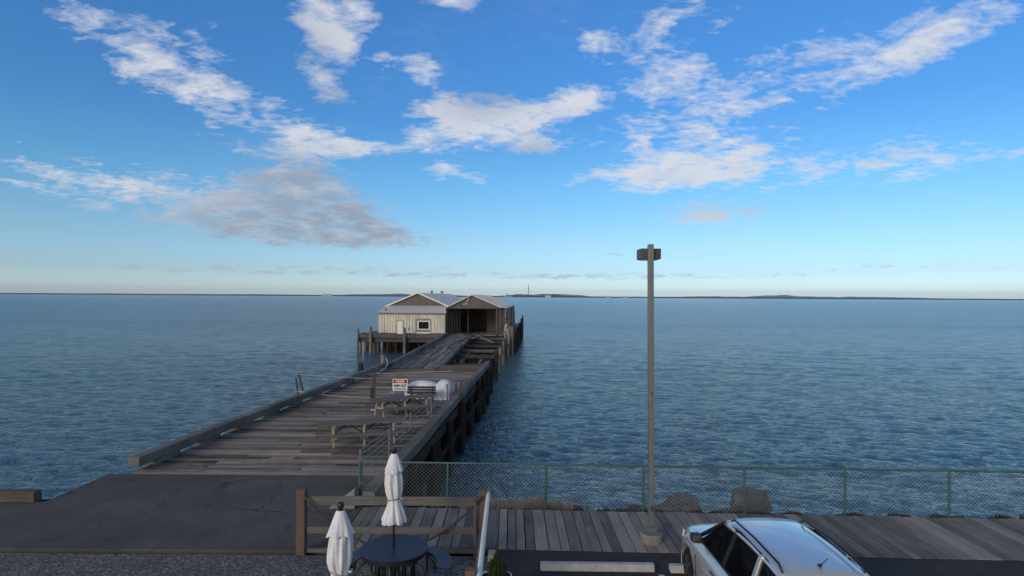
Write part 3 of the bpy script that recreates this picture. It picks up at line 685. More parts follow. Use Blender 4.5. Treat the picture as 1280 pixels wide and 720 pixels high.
mb = MB(); mb.tube([(-.05, .02, 2.7), (-.05, .0, .1)], .05, 8); mb.build('downpipe', 'grey_trim', wh, local=True)

# ------------------------------------------------------------------ open shed (right)
sh = thing('open_shed', 'open fronted grey shed with dark interior beside the beige warehouse', 'building', (-8.8, 79.4, 0), TH)
x0, x1, xm = .15, 7.4, 3.5
mb = MB(); mb.prism([(x0+.05, .3, 3.62), (x1-.1, .3, 3.62), (xm, .3, 5.18)], (0, .12, 0)); mb.box(x0+.05, x1-.1, .3, .42, 3.45, 3.62); mb.build('gable', 'taupe', sh, local=True)
mb = MB(); roofslab(mb, (x0, 3.6), (xm, 5.22), .1, 28.5); roofslab(mb, (x1, 3.56), (xm, 5.22), .1, 28.5); mb.build('roof', 'roof', sh, local=True)
mb = MB(); mb.bar((x0+.05, .05, 3.62), (xm, .05, 5.26), .06, .12); mb.bar((x1, .05, 3.60), (xm, .05, 5.26), .06, .12); mb.build('rake_trim', 'roof_pale', sh, local=True)
mb = MB(); mb.box(x0, x1+.0, .22, .30, 3.42, 3.6); mb.build('eave_beam', 'dark_board', sh, local=True)
mb = MB()
for k in range(5): mb.box(.25+k*.27, .25+k*.27+.2, 1.6+k*.5, 1.67+k*.5, 0, 3.4-.25*(k % 2))
mb.build('front_board', 'mid_board', sh, local=True)
mb = MB(); mb.box(.1, .22, .7, 28.2, 0, 3.55); mb.box(.2, 7.8, 28.0, 28.12, 0, 3.5); mb.build('inner_wall', 'dark_board', sh, local=True)
mb = MB(); mb.box(4.9, 7.0, 7.0, 7.1, 0.05, 3.5); mb.build('partition', 'mid_board', sh, local=True)
mb = MB(); mb.box(1.5, 4.88, 11, 11.1, 0.05, 3.5); mb.build('partition', 'post_dark', sh, local=True)
mb = MB(); mb.box(6.68, 6.84, .36, .52, 0, 3.45); mb.build('post', 'mid_board', sh, local=True)
mb = MB(); mb.box(2.55, 2.67, 3.4, 3.52, 0, 3.45); mb.build('post', 'dark_board', sh, local=True)
mb = MB()
for k in range(4): mb.box(7.0+k*.22, 7.0+k*.22+.17, .6, .66, 0, 3.5)
mb.build('front_board', 'dark_board', sh, local=True)
mb = MB(); mb.box(7.86, 7.98, .7, 28.1, .0, 3.45)
for k in range(40): mb.box(7.985, 8.02, .75+k*.69, .85+k*.69, .05, 3.4)
mb.build('side_wall', 'white_wall', sh, local=True)
mb = MB(); mb.prism([(7.4, .3, 3.60), (8.2, .3, 3.5), (8.2, 28.3, 3.5), (7.4, 28.3, 3.60)], (0, 0, .06)); mb.build('side_eave', 'roof', sh, local=True)
mb = MB(); mb.tube([(2.3, .2, 4.0), (2.85, .2, 4.05), (2.85, .2, 4.55), (3.05, .2, 4.6), (3.05, .2, 4.85)], .05, 8); mb.build('vent_pipe', 'white_paint', sh, local=True)
mb = MB(); mb.tube([(8.06, 1.2, 3.45), (8.06, 1.25, .2)], .06, 8); mb.tube([(8.06, 26, 3.5), (8.2, 26, .2)], .08, 8); mb.build('downpipe', 'lamp_dark', sh, local=True)
# junk by the corner
t = thing('scrap_pile', 'tangle of dark scrap and pale boards stacked at the shed corner', 'scrap', (-.72, 78.5, 0))
mb = MB(); mb.box(-.35, .35, -.1, .05, -.05, 1.5, Matrix.Rotation(.1, 4, 'Y')); mb.build('board', 'cap_wood', t, local=True)
mb = MB(); mb.bar((-.3, -.2, 1.5), (.3, -.2, 2.3), .12, .12); mb.bar((.3, -.2, 1.2), (-.1, -.2, 2.2), .1, .1); mb.bar((-.1, -.25, 2.3), (.35, -.25, 2.2), .3, .2); mb.bar((0, -.2, .9), (.5, -.2, 1.5), .1, .1); mb.build('scrap_metal', 'black', t, local=True)

# ------------------------------------------------------------------ things on the deck
# pipe railing along the right curb
rl = thing('pipe_railing', 'low railing of pale pipes along the right side of the pier deck', 'railing', (-3.9, 16.2, 0))
pts = [(-4.07, 16.2), (-3.80, 18.7), (-3.50, 20.9), (-3.26, 24.4), (-3.0, 28.0), (-2.85, 30.9)]
hgt = [.95, .95, 1.02, .98, .98, 1.05]
for (x, y), h_ in zip(pts, hgt):
    mb = MB(); mb.box(x-.03, x+.03, y-.03, y+.03, .0, h_); mb.build('post', 'steel_grey', rl)
for k in range(5):
    f_ = (.98, .84, .66, .48, .3)[k]; mb = MB(); q = []
    for i in range(len(pts)-1):
        for s_ in range(4):
            t_ = s_/4; sag = -.012*math.sin(PI*t_)*(1+k*.3)
            q.append((pts[i][0]+(pts[i+1][0]-pts[i][0])*t_, pts[i][1]+(pts[i+1][1]-pts[i][1])*t_, (hgt[i]+(hgt[i+1]-hgt[i])*t_)*f_+sag))
    q.append((pts[-1][0], pts[-1][1], hgt[-1]*f_))
    mb.tube(q, .011, 6); mb.build('rail', 'wire_pale', rl)

cf = thing('cable_barrier', 'thin cable barrier of leaning posts across the pier deck', 'barrier', (-6.7, 29.3, 0))
mb = MB(); mb.box(-6.78, -6.66, 29.25, 29.37, 0, 1.36); mb.build('post', 'post_dark', cf)
mb = MB(); mb.box(-6.90, -6.79, 29.2, 29.30, 0, .62); mb.build('post', 'post_dark', cf)
mb = MB(); mb.bar((-2.92, 29.4, 0), (-2.92, 29.4, 1.45), .05, .05, (0, 1, 0)); mb.build('post', 'steel_grey', cf)
mb = MB(); mb.bar((-10.5, 30.3, .1), (-10.75, 30.3, 1.15), .08, .08, (0, 1, 0)); mb.build('post', 'post_dark', cf)
mb = MB(); mb.bar((-10.75, 30.2, .1), (-10.85, 30.2, .9), .07, .07, (0, 1, 0)); mb.build('post', 'post_dark', cf)
mb = MB(); mb.bar((-2.5, 29.0, 0), (-2.42, 29.0, 1.0), .12, .12, (0, 1, 0)); mb.build('post', 'post_dark', cf)
def sag(a, b, s_, n=10):
    return [tuple(a[i]+(b[i]-a[i])*k/n+(0, 0, -s_*4*(k/n)*(1-k/n))[i] for i in range(3)) for k in range(n+1)]
def cable(a, b, s_, r=.014, mat='pale_rope', name='cable', par=None):
    mb = MB(); mb.tube(sag(a, b, s_), r, 5); return mb.build(name, mat, par or cf)
cable((-6.7, 29.27, 1.3), (-2.92, 29.4, 1.42), .02, .016); cable((-6.7, 29.27, .62), (-2.92, 29.4, .62), .03, .012)
cable((-10.74, 30.25, 1.1), (-6.75, 29.27, 1.05), .02, .012); cable((-10.9, 30.1, .3), (-6.8, 29.2, .1), .06, .018)

# danger sign
sg = thing('danger_sign', 'white DANGER KEEP OUT sign with red heading hung on the cable barrier', 'sign', (-5.42, 29.2, .48))
mb = MB(); mb.box(-.36, .36, -.012, .012, 0, .56); mb.build('panel', 'sign_white', sg, local=True)
mb = MB(); mb.box(-.325, .325, -.018, -.0125, .36, .53); mb.build('heading_band', 'sign_black', sg, local=True)
mb = MB(); mb.grid(lambda i, j: (math.cos(2*PI*j/28)*.27*i, -.0225, .445+math.sin(2*PI*j/28)*.08*i), 2, 28, True); mb.build('heading_oval', 'red', sg, local=True)
def text(body, size, x, z, mat, name='lettering', bold=.0, sx=1.0, par=sg, yy=-.026):
    cu = bpy.data.curves.new(name, 'FONT'); cu.body = body; cu.size = size; cu.align_x = 'CENTER'; cu.align_y = 'CENTER'; cu.extrude = .002; cu.offset = bold
    tmp = bpy.data.objects.new('tmp', cu); C.objects.link(tmp); bpy.context.view_layer.update()
    me = bpy.data.meshes.new_from_object(tmp.evaluated_get(bpy.context.evaluated_depsgraph_get()))
    bpy.data.objects.remove(tmp)
    o = bpy.data.objects.new(name, me); C.objects.link(o); me.materials.clear(); me.materials.append(M[mat])
    me.transform(Matrix.Translation((x, yy, z)) @ Matrix.Rotation(PI/2, 4, 'X') @ Matrix.Diagonal((sx, 1, 1, 1)))
    o.parent = par; return o
text('DANGER', .115, 0, .445, 'sign_white', 'heading_lettering', .004, .95)
text('KEEP OUT', .165, 0, .235, 'sign_black', 'message_lettering', .006, .80)
text('DANGEROUS AREA', .085, 0, .085, 'sign_black', 'small_lettering', .002, .78)
cable((-5.1, 29.2, 1.31), (-5.1, 29.2, 1.0), 0, .008, 'strap', 'hanging_wire', sg); cable((-5.75, 29.2, 1.31), (-5.75, 29.2, 1.0), 0, .008, 'strap', 'hanging_wire', sg)
cable((-5.08, 29.2, .5), (-5.06, 29.2, .0), 0, .012, 'strap', 'stake', sg)

# bench seen from behind
bn = thing('bench', 'black slatted bench facing the water in front of white tarp bundles', 'bench', (-4.28, 28.6, 0))
for z in (.50, .62, .74):
    mb = MB(); mb.box(-.68, .68, -.02, .01, z-.05, z+.05); mb.build('back_slat', 'bench', bn, local=True)
mb = MB()
for k in range(4): mb.box(-.68, .68, .06+k*.11, .15+k*.11, .40, .43)
mb.build('seat', 'bench', bn, local=True)
for sx in (-.52, .52):
    mb = MB(); mb.bar((sx, -.02, 0), (sx, -.05, .80), .05, .05, (0, 1, 0)); mb.bar((sx, .45, 0), (sx, .45, .4), .05, .05, (0, 1, 0)); mb.bar((sx, -.02, .38), (sx, .47, .38), .05, .04); mb.build('leg', 'bench', bn, local=True)

# tarp bundles
def bundle(cx, cy, a, b, h_, seed, label, mat='tarp', sq=2.6):
    def f(i, j):
        t_ = i/18; an = 2*PI*j/40
        prof = (1-t_**3.2)**.5 if t_ < 1 else 0
        rr = 1/((abs(math.cos(an))**sq+abs(math.sin(an))**sq)**(1/sq))
        z = h_*t_
        n_ = 1+.10*mnoise.noise(Vector((math.cos(an)*2, math.sin(an)*2, z*3+seed)))+.035*math.sin(an*9+seed)*(1-t_)
        return (a*math.cos(an)*rr*prof*n_, b*math.sin(an)*rr*prof*n_, z*(1+.08*mnoise.noise(Vector((math.cos(an)*prof*2, math.sin(an)*prof*2, seed)))))
    mb = MB(); mb.grid(f, 19, 40, True); o = mb.build('tarp_bundle', mat, smooth=True); o.location = (cx, cy, .02)
    return tag(o, label, 'tarp')
bundle(-4.42, 30.1, .92, .6, .84, 1, 'rounded white tarp covered heap behind the bench')
bundle(-3.36, 30.0, .46, .8, .90, 5, 'boxy white tarp bundle between the bench and pipe railing', sq=5)

# picnic tables
def picnic(label, loc, rz):
    t = thing('picnic_table', label, 'picnic table', loc, rz, 'long picnic tables on the pier deck')
    mb = MB()
    for k in range(5): mb.box(-1.47, 1.47, -.37+k*.15, -.37+k*.15+.14, .71, .75+random.uniform(-.004, .004))
    mb.build('tabletop', 'picnic', t, local=True)
    for s_ in (-1, 1):
        mb = MB(); mb.box(-1.47, 1.47, s_*.66-.14, s_*.66-.005, .41, .45); mb.box(-1.47, 1.47, s_*.66+.005, s_*.66+.14, .41, .45); mb.build('bench_seat', 'picnic', t, local=True)
    for i, x in enumerate((-1.0, 0, 1.0)):
        for s_ in (-1, 1):
            mb = MB(); mb.bar((x, s_*.22, .71), (x, s_*.50, 0), .09, .05, (1, 0, 0)); mb.build('leg', 'picnic_pale', t, local=True)
        mb = MB(); mb.bar((x+.05, -.74, .37), (x+.05, .74, .37), .04, .09); mb.bar((x+.05, -.34, .67), (x+.05, .34, .67), .04, .08); mb.build('cross_rail', 'picnic_pale', t, local=True)
    for a, b in ((-.95, -.5), (-.05, -.5), (.05, .5), (.95, .5)):
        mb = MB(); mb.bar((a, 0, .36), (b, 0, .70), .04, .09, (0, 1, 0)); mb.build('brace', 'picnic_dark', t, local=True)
    return t
p1 = picnic('long grey picnic table nearest to the chain link fence, with three pale leg frames', (-5.13, 20.75, .02), R(20))
dup(p1, (-4.66, 25.55, .02), R(35), 'long grey picnic table farther along the deck, turned towards the bench')

# white hose at the mooring post
mb = MB(); mb.tube([(-8.8, 41.9, .75), (-8.66, 41.7, .56), (-8.5, 41.2, .40), (-8.55, 40.2, .1), (-8.85, 38.6, .06)], .05, 6); tag(mb.build('hose', 'cap_wood', smooth=True), 'pale hose curling down from the bleached mooring post', 'hose')

# ------------------------------------------------------------------ light pole
lp = thing('light_pole', 'tall square grey parking lot light pole on round concrete base', 'street lamp', (2.93, 12.5, 0))
mb = MB(); mb.tube([(0, 0, .0), (0, 0, .17), (0, 0, .20)], [.235, .235, .215], 28); mb.build('base', 'concrete_stained', lp, local=True)
mb = MB(); mb.box(-.13, .13, -.13, .13, .20, .225); mb.box(-.10, .10, -.10, .10, .225, .33); mb.build('base_plate', 'lamp_metal', lp, local=True, bevel=.008)
mb = MB(); mb.bar((0, 0, .33), (-.05, 0, 6.2), .112, .112, (0, 1, 0)); mb.build('pole', 'lamp_metal', lp, local=True, bevel=.008)
mb = MB(); mb.box(-.035, .035, -.062, -.057, .66, .78, Matrix.Translation((0, -.003, 0))); mb.build('handhole_cover', 'lamp_dark', lp, local=True)
mb = MB(); mb.tube([(-.02, -.056, 3.1), (-.02, -.062, 3.1)], .03, 10); mb.build('badge', 'lamp_dark', lp, local=True)
mb = MB(); mb.box(-.24, .19, .07, .48, 5.90, 6.12); hd = mb.build('lamp_head', 'lamp_dark', lp, local=True, bevel=.012)
mb = MB(); mb.box(-.20, .15, .11, .44, 5.885, 5.899); mb.build('lens', 'lens', hd, local=True)

# ------------------------------------------------------------------ chain link fence
def fy(x): return 14.45-.034*x
fn = thing('chain_link_fence', 'green framed chain link fence between the boardwalk and the water', 'fence', (0, 14.45, 0))
fx = [-3.66, -1.53, .84, 3.16, 5.55, 7.9, 10.3, 12.7, 15.1]
FZ = 1.06
mb = MB(); mb.tube([(fx[0], fy(fx[0]), FZ), (fx[4], fy(fx[4]), FZ), (fx[-1], fy(fx[-1]), FZ)], .026, 8); mb.build('top_rail', 'green_steel', fn)
for x in fx:
    mb = MB(); mb.tube([(x, fy(x), -.4), (x, fy(x), FZ+.01)], .030 if x > -3.6 else .04, 8); mb.build('post', 'green_steel', fn)
mb = MB(); mb.tube([(fx[0], fy(fx[0])-.02, .58), (-3.05, fy(-3), .02)], .028, 8); mb.build('brace', 'green_steel', fn)
mb = MB(); sp = .095; r = .0018; x = fx[0]-FZ
k = 0
def wire(mb, a, b, r):
    mb.tube([a, b], r, 3, caps=False)
x = fx[0]-FZ
while x < fx[-1]:
    for s_ in (1, -1):
        xa, xb = (x, x+FZ) if s_ > 0 else (x+FZ, x)
        za, zb = 0.0, FZ
        # clip to the ends of the fence
        def clip(xa, za, xb, zb):
            lo, hi = fx[0], fx[-1]
            pts_ = []
            for (px_, pz_), (qx, qz) in (((xa, za), (xb, zb)), ((xb, zb), (xa, za))):
                if px_ < lo: t_ = (lo-px_)/(qx-px_); px_, pz_ = lo, pz_+(qz-pz_)*t_
                if px_ > hi: t_ = (hi-px_)/(qx-px_); px_, pz_ = hi, pz_+(qz-pz_)*t_
                pts_.append((px_, pz_))
            return pts_
        (ax, azz), (bx, bz) = clip(xa, za, xb, zb)
        if abs(ax-bx) > .02: wire(mb, (ax, fy(ax)+.012*s_+.03, azz), (bx, fy(bx)+.012*s_+.03, bz), r*(1.35 if s_ > 0 else .9))
    x += sp
mb.build('mesh', 'wire', fn)

# ------------------------------------------------------------------ timber fence round the patio
wf = thing('timber_fence', 'low three rail timber fence with brown posts between gravel patio and boardwalk', 'fence', (-4.12, 11.85, 0))
for x, y, h_, s_ in ((-4.13, 11.86, 1.27, .085), (-.57, 11.86, 1.28, .07)):
    mb = MB(); mb.box(x-s_, x+s_, y-s_, y+s_, -.3, h_); po = mb.build('post', 'post_wood', wf, bevel=.006)
    mb = MB(); mb.box(x-s_-.01, x+s_+.01, y-s_-.01, y+s_+.01, h_+.001, h_+.025); mb.build('cap', 'cap_wood', po)
mb = MB(); mb.box(-.72, -.68, 11.7, 11.76, .0, 1.12); mb.build('stake', 'post_wood', wf)
mb = MB(); mb.box(-.645, -.505, 8.52, 8.66, -.3, 1.19); po = mb.build('post', 'post_wood', wf, bevel=.006)
mb = MB(); mb.box(-.67, -.485, 8.5, 8.68, 1.191, 1.22); mb.build('cap', 'cap_wood', po)
for z0, z1 in ((.96, 1.13), (.40, .53), (.02, .10)):
    mb = MB(); mb.box(-4.04, -.645, 11.83, 11.87, z0, z1); mb.build('rail', 'fence_wood', wf, bevel=.004)
for z0, z1 in ((.40, .53),):
    mb = MB(); mb.box(-.60, -.56, 8.67, 11.78, z0, z1); mb.build('rail', 'fence_wood', wf, bevel=.004)
mb = MB(); mb.tube([(-.49, 11.95, .98), (-.47, 11.98, 1.14), (-.45, 11.92, 1.19), (-.445, 11.6, 1.16), (-.445, 8.2, 1.10), (-.445, 7.2, 1.10)], .042, 10); mb.build('handrail', 'white_paint', wf, smooth=True)
mb = MB(); mb.tube([(-.50, 11.97, 1.0), (-.50, 11.97, .05)], .02, 8); mb.build('handrail_bracket', 'white_paint', wf, smooth=True)
mb = MB(); mb.tube([(-.52, 8.45, 1.06), (-.44, 8.45, 1.09)], .03, 8); mb.build('bolt', 'black', wf)
mb = MB(); mb.tube([(-4.06+3.5*k/24, 11.74, .16+1.02*((k-12)/12)**2) for k in range(25)], .021, 6)
tag(mb.build('rope', 'rope', smooth=True), 'brown rope sagging between the two posts of the timber fence', 'rope')
mb = MB(); mb.prism([(-4.35, 14.3, 0), (-3.72, 14.3, 0), (-3.72, 14.3, .48)], (0, .22, 0)); tag(mb.build('concrete_wedge', 'grey_trim', bevel=.02), 'triangular grey concrete wedge against the corner post of the chain link fence', 'wedge')
mb = MB(); mb.box(-.44, -.28, 11.55, 11.85, -.02, .10); tag(mb.build('timber_block', 'cap_wood', bevel=.01), 'short pale timber block on the ground behind the potted shrub', 'block')

# ------------------------------------------------------------------ parking stops
mb = MB()
def stop(mb, L):
    mb.prism([(0, -.10, 0), (0, -.06, .13), (0, .06, .13), (0, .10, 0)], (L, 0, 0)); return mb
def stop_obj(x, y, L, label, rz=-.012):
    o = stop(MB(), L).build('parking_stop', 'concrete', bevel=.02); o.location = (x, y, .004); o.rotation_euler = (0, 0, rz)
    tag(o, label, 'parking stop', 'concrete parking stops in the lot')
stop_obj(.56, 11.22, 2.12, 'long pale concrete parking stop in the empty bay')
stop_obj(2.96, 11.16, 2.12, 'pale concrete parking stop in front of the silver car')

# ------------------------------------------------------------------ round table with seats
rt = thing('round_picnic_table', 'round dark blue patio table with attached curved bench seats', 'table', (-2.01, 10.37, 0))
mb = MB(); mb.tube([(0, 0, .718), (0, 0, .722), (0, 0, .744), (0, 0, .75)], [.572, .583, .583, .576], 72); mb.build('tabletop', 'table_blue', rt, local=True)
mb = MB(); mb.tube([(0, 0, .66), (0, 0, .715)], [.565, .569], 72); mb.build('table_rim', 'black', rt, local=True)
mb = MB(); mb.tube([(0, 0, .7505), (0, 0, .757)], .045, 20); mb.build('umbrella_collar', 'black', rt, local=True)
for k in range(6):
    a = R(30+k*60); mb = MB(); mb.tube([(math.cos(a)*.34, math.sin(a)*.34, .66), (math.cos(a)*.36, math.sin(a)*.36, .0)], .032, 10); mb.build('leg', 'black', rt, local=True, smooth=True)
mb = MB()
for k in range(10):
    a = R(18+k*36); mb.tube([(math.cos(a)*.2, math.sin(a)*.2, .66), (math.cos(a)*.2, math.sin(a)*.2, .05)], .012, 6)
for z in (.1, .36, .6): mb.tube([(math.cos(2*PI*k/30)*.2, math.sin(2*PI*k/30)*.2, z) for k in range(31)], .010, 6)
mb.tube([(0, 0, .66), (0, 0, .0)], .035, 10)
mb.build('pedestal_cage', 'black', rt, local=True)
for a0 in (24, 156, -54, 234):
    def ring(i, j):
        a = R(a0-31+62*i/18); prof = [(.735, .445), (.74, .452), (1.0, .452), (1.01, .445), (1.01, .41), (.735, .41)]
        rr, z = prof[j]; e_ = 1 if 0 < i < 18 else .98
        mid = .872; rr = mid+(rr-mid)*(.82 if i in (0, 18) else .96 if i in (1, 17) else 1)
        return (math.cos(a)*rr, math.sin(a)*rr, z)
    mb = MB(); V = mb.grid(ring, 19, 6, True); mb.b.faces.new(V[0]); mb.b.faces.new(V[-1][::-1]); mb.build('seat', 'seat_blue', rt, local=True)
    for da in (-20, 20):
        a = R(a0+da); c_, s_ = math.cos(a), math.sin(a)
        mb = MB(); mb.tube([(c_*r_, s_*r_, z) for r_, z in ((.42, .64), (.56, .60), (.68, .50), (.70, .38), (.70, .12), (.66, .03), (.30, .02))], .02, 8)
        mb.tube([(c_*.70, s_*.70, .38), (c_*.93, s_*.93, .39)], .018, 8); mb.build('seat_arm', 'black', rt, local=True, smooth=True)

# ------------------------------------------------------------------ closed umbrellas
def umbrella(label, loc, seed, ground):
    t = thing('patio_umbrella', label, 'umbrella', loc, 0, 'closed white patio umbrellas')
    mb = MB(); mb.tube([(0, 0, ground), (0, 0, 2.36)], .019, 12); mb.build('pole', 'black', t, local=True, smooth=True)
    mb = MB(); mb.tube([(0, 0, 2.36), (0, 0, 2.385), (0, 0, 2.41), (0, 0, 2.445), (0, 0, 2.47), (0, 0, 2.48)], [.03, .022, .04, .046, .034, .012], 14); mb.build('finial', 'black', t, local=True, smooth=True)
    prof = [(2.10, .128), (2.0, .136), (1.86, .145), (1.74, .142), (1.66, .125), (1.60, .104), (1.565, .098), (1.52, .108), (1.42, .14), (1.32, .175), (1.23, .205), (1.20, .205)]
    def f(i, j):
        u = i/33*(len(prof)-1); a_ = int(min(u, len(prof)-2)); q = u-a_
        z = prof[a_][0]*(1-q)+prof[a_+1][0]*q; rr = prof[a_][1]*(1-q)+prof[a_+1][1]*q
        an = 2*PI*j/96
        fold = .13*math.cos(an*8+seed+.6*math.sin(z*4+seed))+.06*math.cos(an*16+seed*2+z*7)
        wob = .10*mnoise.noise(Vector((math.cos(an)*1.4, math.sin(an)*1.4, z*4+seed)))
        flare = .05*math.sin(an*4+seed) if z < 1.4 else 0
        rr *= 1+fold*(1.2 if z < 1.45 else .8)+wob
        return (rr*math.cos(an)+.012*math.sin(z*5+seed), rr*math.sin(an), z+flare*(1.5-z)*(1 if z < 1.5 else 0))
    mb = MB(); mb.grid(f, 34, 96, True); cn = mb.build('canopy', 'cloth', t, local=True, smooth=True)
    def g(i, j):
        u = i/14; z = 2.375-.30*u; rr = .045+.118*u**.85; an = 2*PI*j/96
        rr *= 1+(.10*math.cos(an*6+seed+1)+.04*math.cos(an*13+seed))*u+.08*mnoise.noise(Vector((math.cos(an), math.sin(an), z*5+seed)))
        return (rr*math.cos(an), rr*math.sin(an), z-.010*u*math.cos(an*6+seed+1)+.012*u*math.cos(an*2+seed))
    mb = MB(); mb.grid(g, 15, 96, True); mb.build('vent', 'cloth', cn, local=True, smooth=True)
    mb = MB(); mb.tube([(math.cos(2*PI*k/28)*.112, math.sin(2*PI*k/28)*.112, 1.575+.035*math.cos(2*PI*k/28+seed)) for k in range(29)], .013, 6); mb.build('tie_strap', 'strap', t, local=True, smooth=True)
    mb = MB(); mb.tube([(.11, -.02, 1.60), (.15, -.03, 1.605)], .012, 6); mb.build('toggle', 'white_paint', t, local=True)
    return t
umbrella('closed white umbrella standing through the round dark blue table', (-2.02, 10.37, 0), 1.0, .0)
u2 = umbrella('closed white umbrella beside the left timber fence post, nearest to the viewer', (-2.16, 7.62, 0), 2.7, .05)
mb = MB(); mb.tube([(0, 0, 0), (0, 0, .06), (0, 0, .10), (0, 0, .35)], [.26, .25, .05, .03], 24); mb.build('base', 'black', u2, local=True, smooth=True)

# ------------------------------------------------------------------ potted conifer
pt = thing('potted_shrub', 'small upright green conifer in a dark pot with white rim', 'plant', (-.225, 9.62, 0))
def rr_ring(hw, z, n=40, sq=4):
    return [(math.cos(2*PI*k/n)*hw/((abs(math.cos(2*PI*k/n))**sq+abs(math.sin(2*PI*k/n))**sq)**(1/sq)), math.sin(2*PI*k/n)*hw/((abs(math.cos(2*PI*k/n))**sq+abs(math.sin(2*PI*k/n))**sq)**(1/sq)), z) for k in range(n)]
rings = [rr_ring(.18, 0), rr_ring(.24, .56), rr_ring(.225, .56), rr_ring(.21, .47)]
mb = MB(); mb.grid(lambda i, j: rings[i][j], 4, 40, True); mb.build('pot', 'pot', pt, local=True, smooth=False)
mb = MB(); q = rr_ring(.243, .575); mb.tube(q+[q[0]], .014, 8, caps=False); mb.build('rim', 'white_paint', pt, local=True, smooth=True)
mb = MB(); mb.b.faces.new([mb.b.verts.new(v) for v in rr_ring(.212, .48)]); mb.build('soil', 'soil', pt, local=True)
mb = MB(); rb = random.Random(2)
spires = [(rb.uniform(-.16, .16), rb.uniform(-.16, .16), rb.uniform(.62, .92)) for _ in range(26)]+[(-.02, .05, 1.05), (.04, 0, 1.0)]
for sx, sy, top in spires:
    for k in range(260):
        t_ = rb.random(); z = .46+(top-.46)*t_; rad = .075*(1-t_)**.6*rb.random()**.5+.004; a = rb.uniform(0, 2*PI)
        px_, py_ = sx*(1-.35*t_)+math.cos(a)*rad, sy*(1-.35*t_)+math.sin(a)*rad
        d = Vector((math.cos(a)*.5, math.sin(a)*.5, 1.1)).normalized()*rb.uniform(.025, .05); s_ = Vector((-math.sin(a), math.cos(a), 0))*.0045
        o_ = Vector((px_, py_, z)); mb.b.faces.new([mb.b.verts.new(v) for v in (o_-s_, o_+s_, o_+d)])
mb.build('foliage', 'needles', pt, local=True)
mb = MB()
for sx, sy, top in spires: mb.tube([(sx*.5, sy*.5, .47), (sx*.8, sy*.8, (top+.47)/2), (sx*.66, sy*.66, top-.06)], .005, 5)
mb.build('stem', 'stem', pt, local=True)

# ------------------------------------------------------------------ rocks and grass on the bank
def stone(rb, n=16, blocky=.3, sub=2):
    b = bmesh.new()
    for k in range(n):
        v = Vector((rb.gauss(0, 1), rb.gauss(0, 1), rb.gauss(0, 1))).normalized()
        mx = max(abs(v.x), abs(v.y), abs(v.z)); v = v.lerp(v/mx*.9, blocky)*rb.uniform(.85, 1.08)
        b.verts.new(v)
    r_ = bmesh.ops.convex_hull(b, input=b.verts)
    bmesh.ops.delete(b, geom=[g for g in r_['geom_interior'] if isinstance(g, bmesh.types.BMVert)], context='VERTS')
    for _ in range(sub): bmesh.ops.subdivide_edges(b, edges=b.edges[:], cuts=1, use_grid_fill=True)
    sd = rb.uniform(0, 50)
    for v in b.verts: v.co *= 1+.07*mnoise.noise(v.co*3+Vector((sd, 0, 0)))+.04*mnoise.noise(v.co*8+Vector((0, sd, 0)))
    return b
def rock(x, y, z, sx, sy, sz, seed, label, mat='rock', rz=0, blocky=.0):
    b = stone(random.Random(seed*13), 18, blocky, 3)
    mb = MB(); mb.b.free(); mb.b = b
    bmesh.ops.transform(b, matrix=Matrix.Rotation(rz, 4, 'Z') @ Matrix.Diagonal((sx, sy, sz, 1)), verts=b.verts)
    o = mb.build('rock', mat, smooth=False); o.location = (x, y, z); return tag(o, label, 'rock', 'shoreline rocks beyond the chain link fence')
rock(4.32, 15.35, -.50, .66, .5, .54, 1, 'big square edged grey boulder right of the light pole', rz=.2, blocky=.7)
rock(6.45, 16.4, -.55, .85, .6, .52, 2, 'blocky boulder standing farther out in the water, seen above the silver car bonnet', 'rock', .5, .3)
rock(5.55, 15.1, -.60, .75, .4, .46, 3, 'broad grey boulder against the fence above the silver car bonnet', 'rock', .1, .4)
rock(2.35, 15.1, -.48, .32, .3, .36, 4, 'dark rock just left of the light pole', 'rock_dark', .4, .2)
rock(1.70, 15.0, -.42, .36, .3, .40, 5, 'rounded dark rock at the right end of the dry grass', 'rock_dark', 1.1, .1)
rock(3.35, 15.1, -.50, .34, .3, .34, 6, 'small rock directly behind the light pole', 'rock_dark', .8, .4)
rock(5.1, 14.9, -.55, .28, .25, .28, 7, 'small mossy rock between the square boulder and the right boulders', 'rock_dark', .3, .2)
rock(2.9, 15.7, -.95, .45, .4, .35, 8, 'flat rock lower on the bank behind the light pole', 'rock_dark', .9, .3)
mb = MB(); rb = random.Random(17)
for k in range(230):
    x = rb.uniform(-3.2, 15) if k < 130 else rb.uniform(-26, -12)
    t_ = rb.random(); y = bank_y(x)+.22+t_*3.0-(.12 if x > 7 else 0); z = -.42-t_*1.7; s_ = rb.uniform(.16, .36)
    q_ = stone(rb, 12, .4, 1); mt = Matrix.Translation((x, y, z)) @ Matrix.Rotation(rb.uniform(0, 3), 4, 'Z') @ Matrix.Diagonal((1.25*s_, s_, .8*s_, 1))
    bmesh.ops.transform(q_, matrix=mt, verts=q_.verts); tm = bpy.data.meshes.new('tmp'); q_.to_mesh(tm); q_.free(); mb.b.from_mesh(tm); bpy.data.meshes.remove(tm)
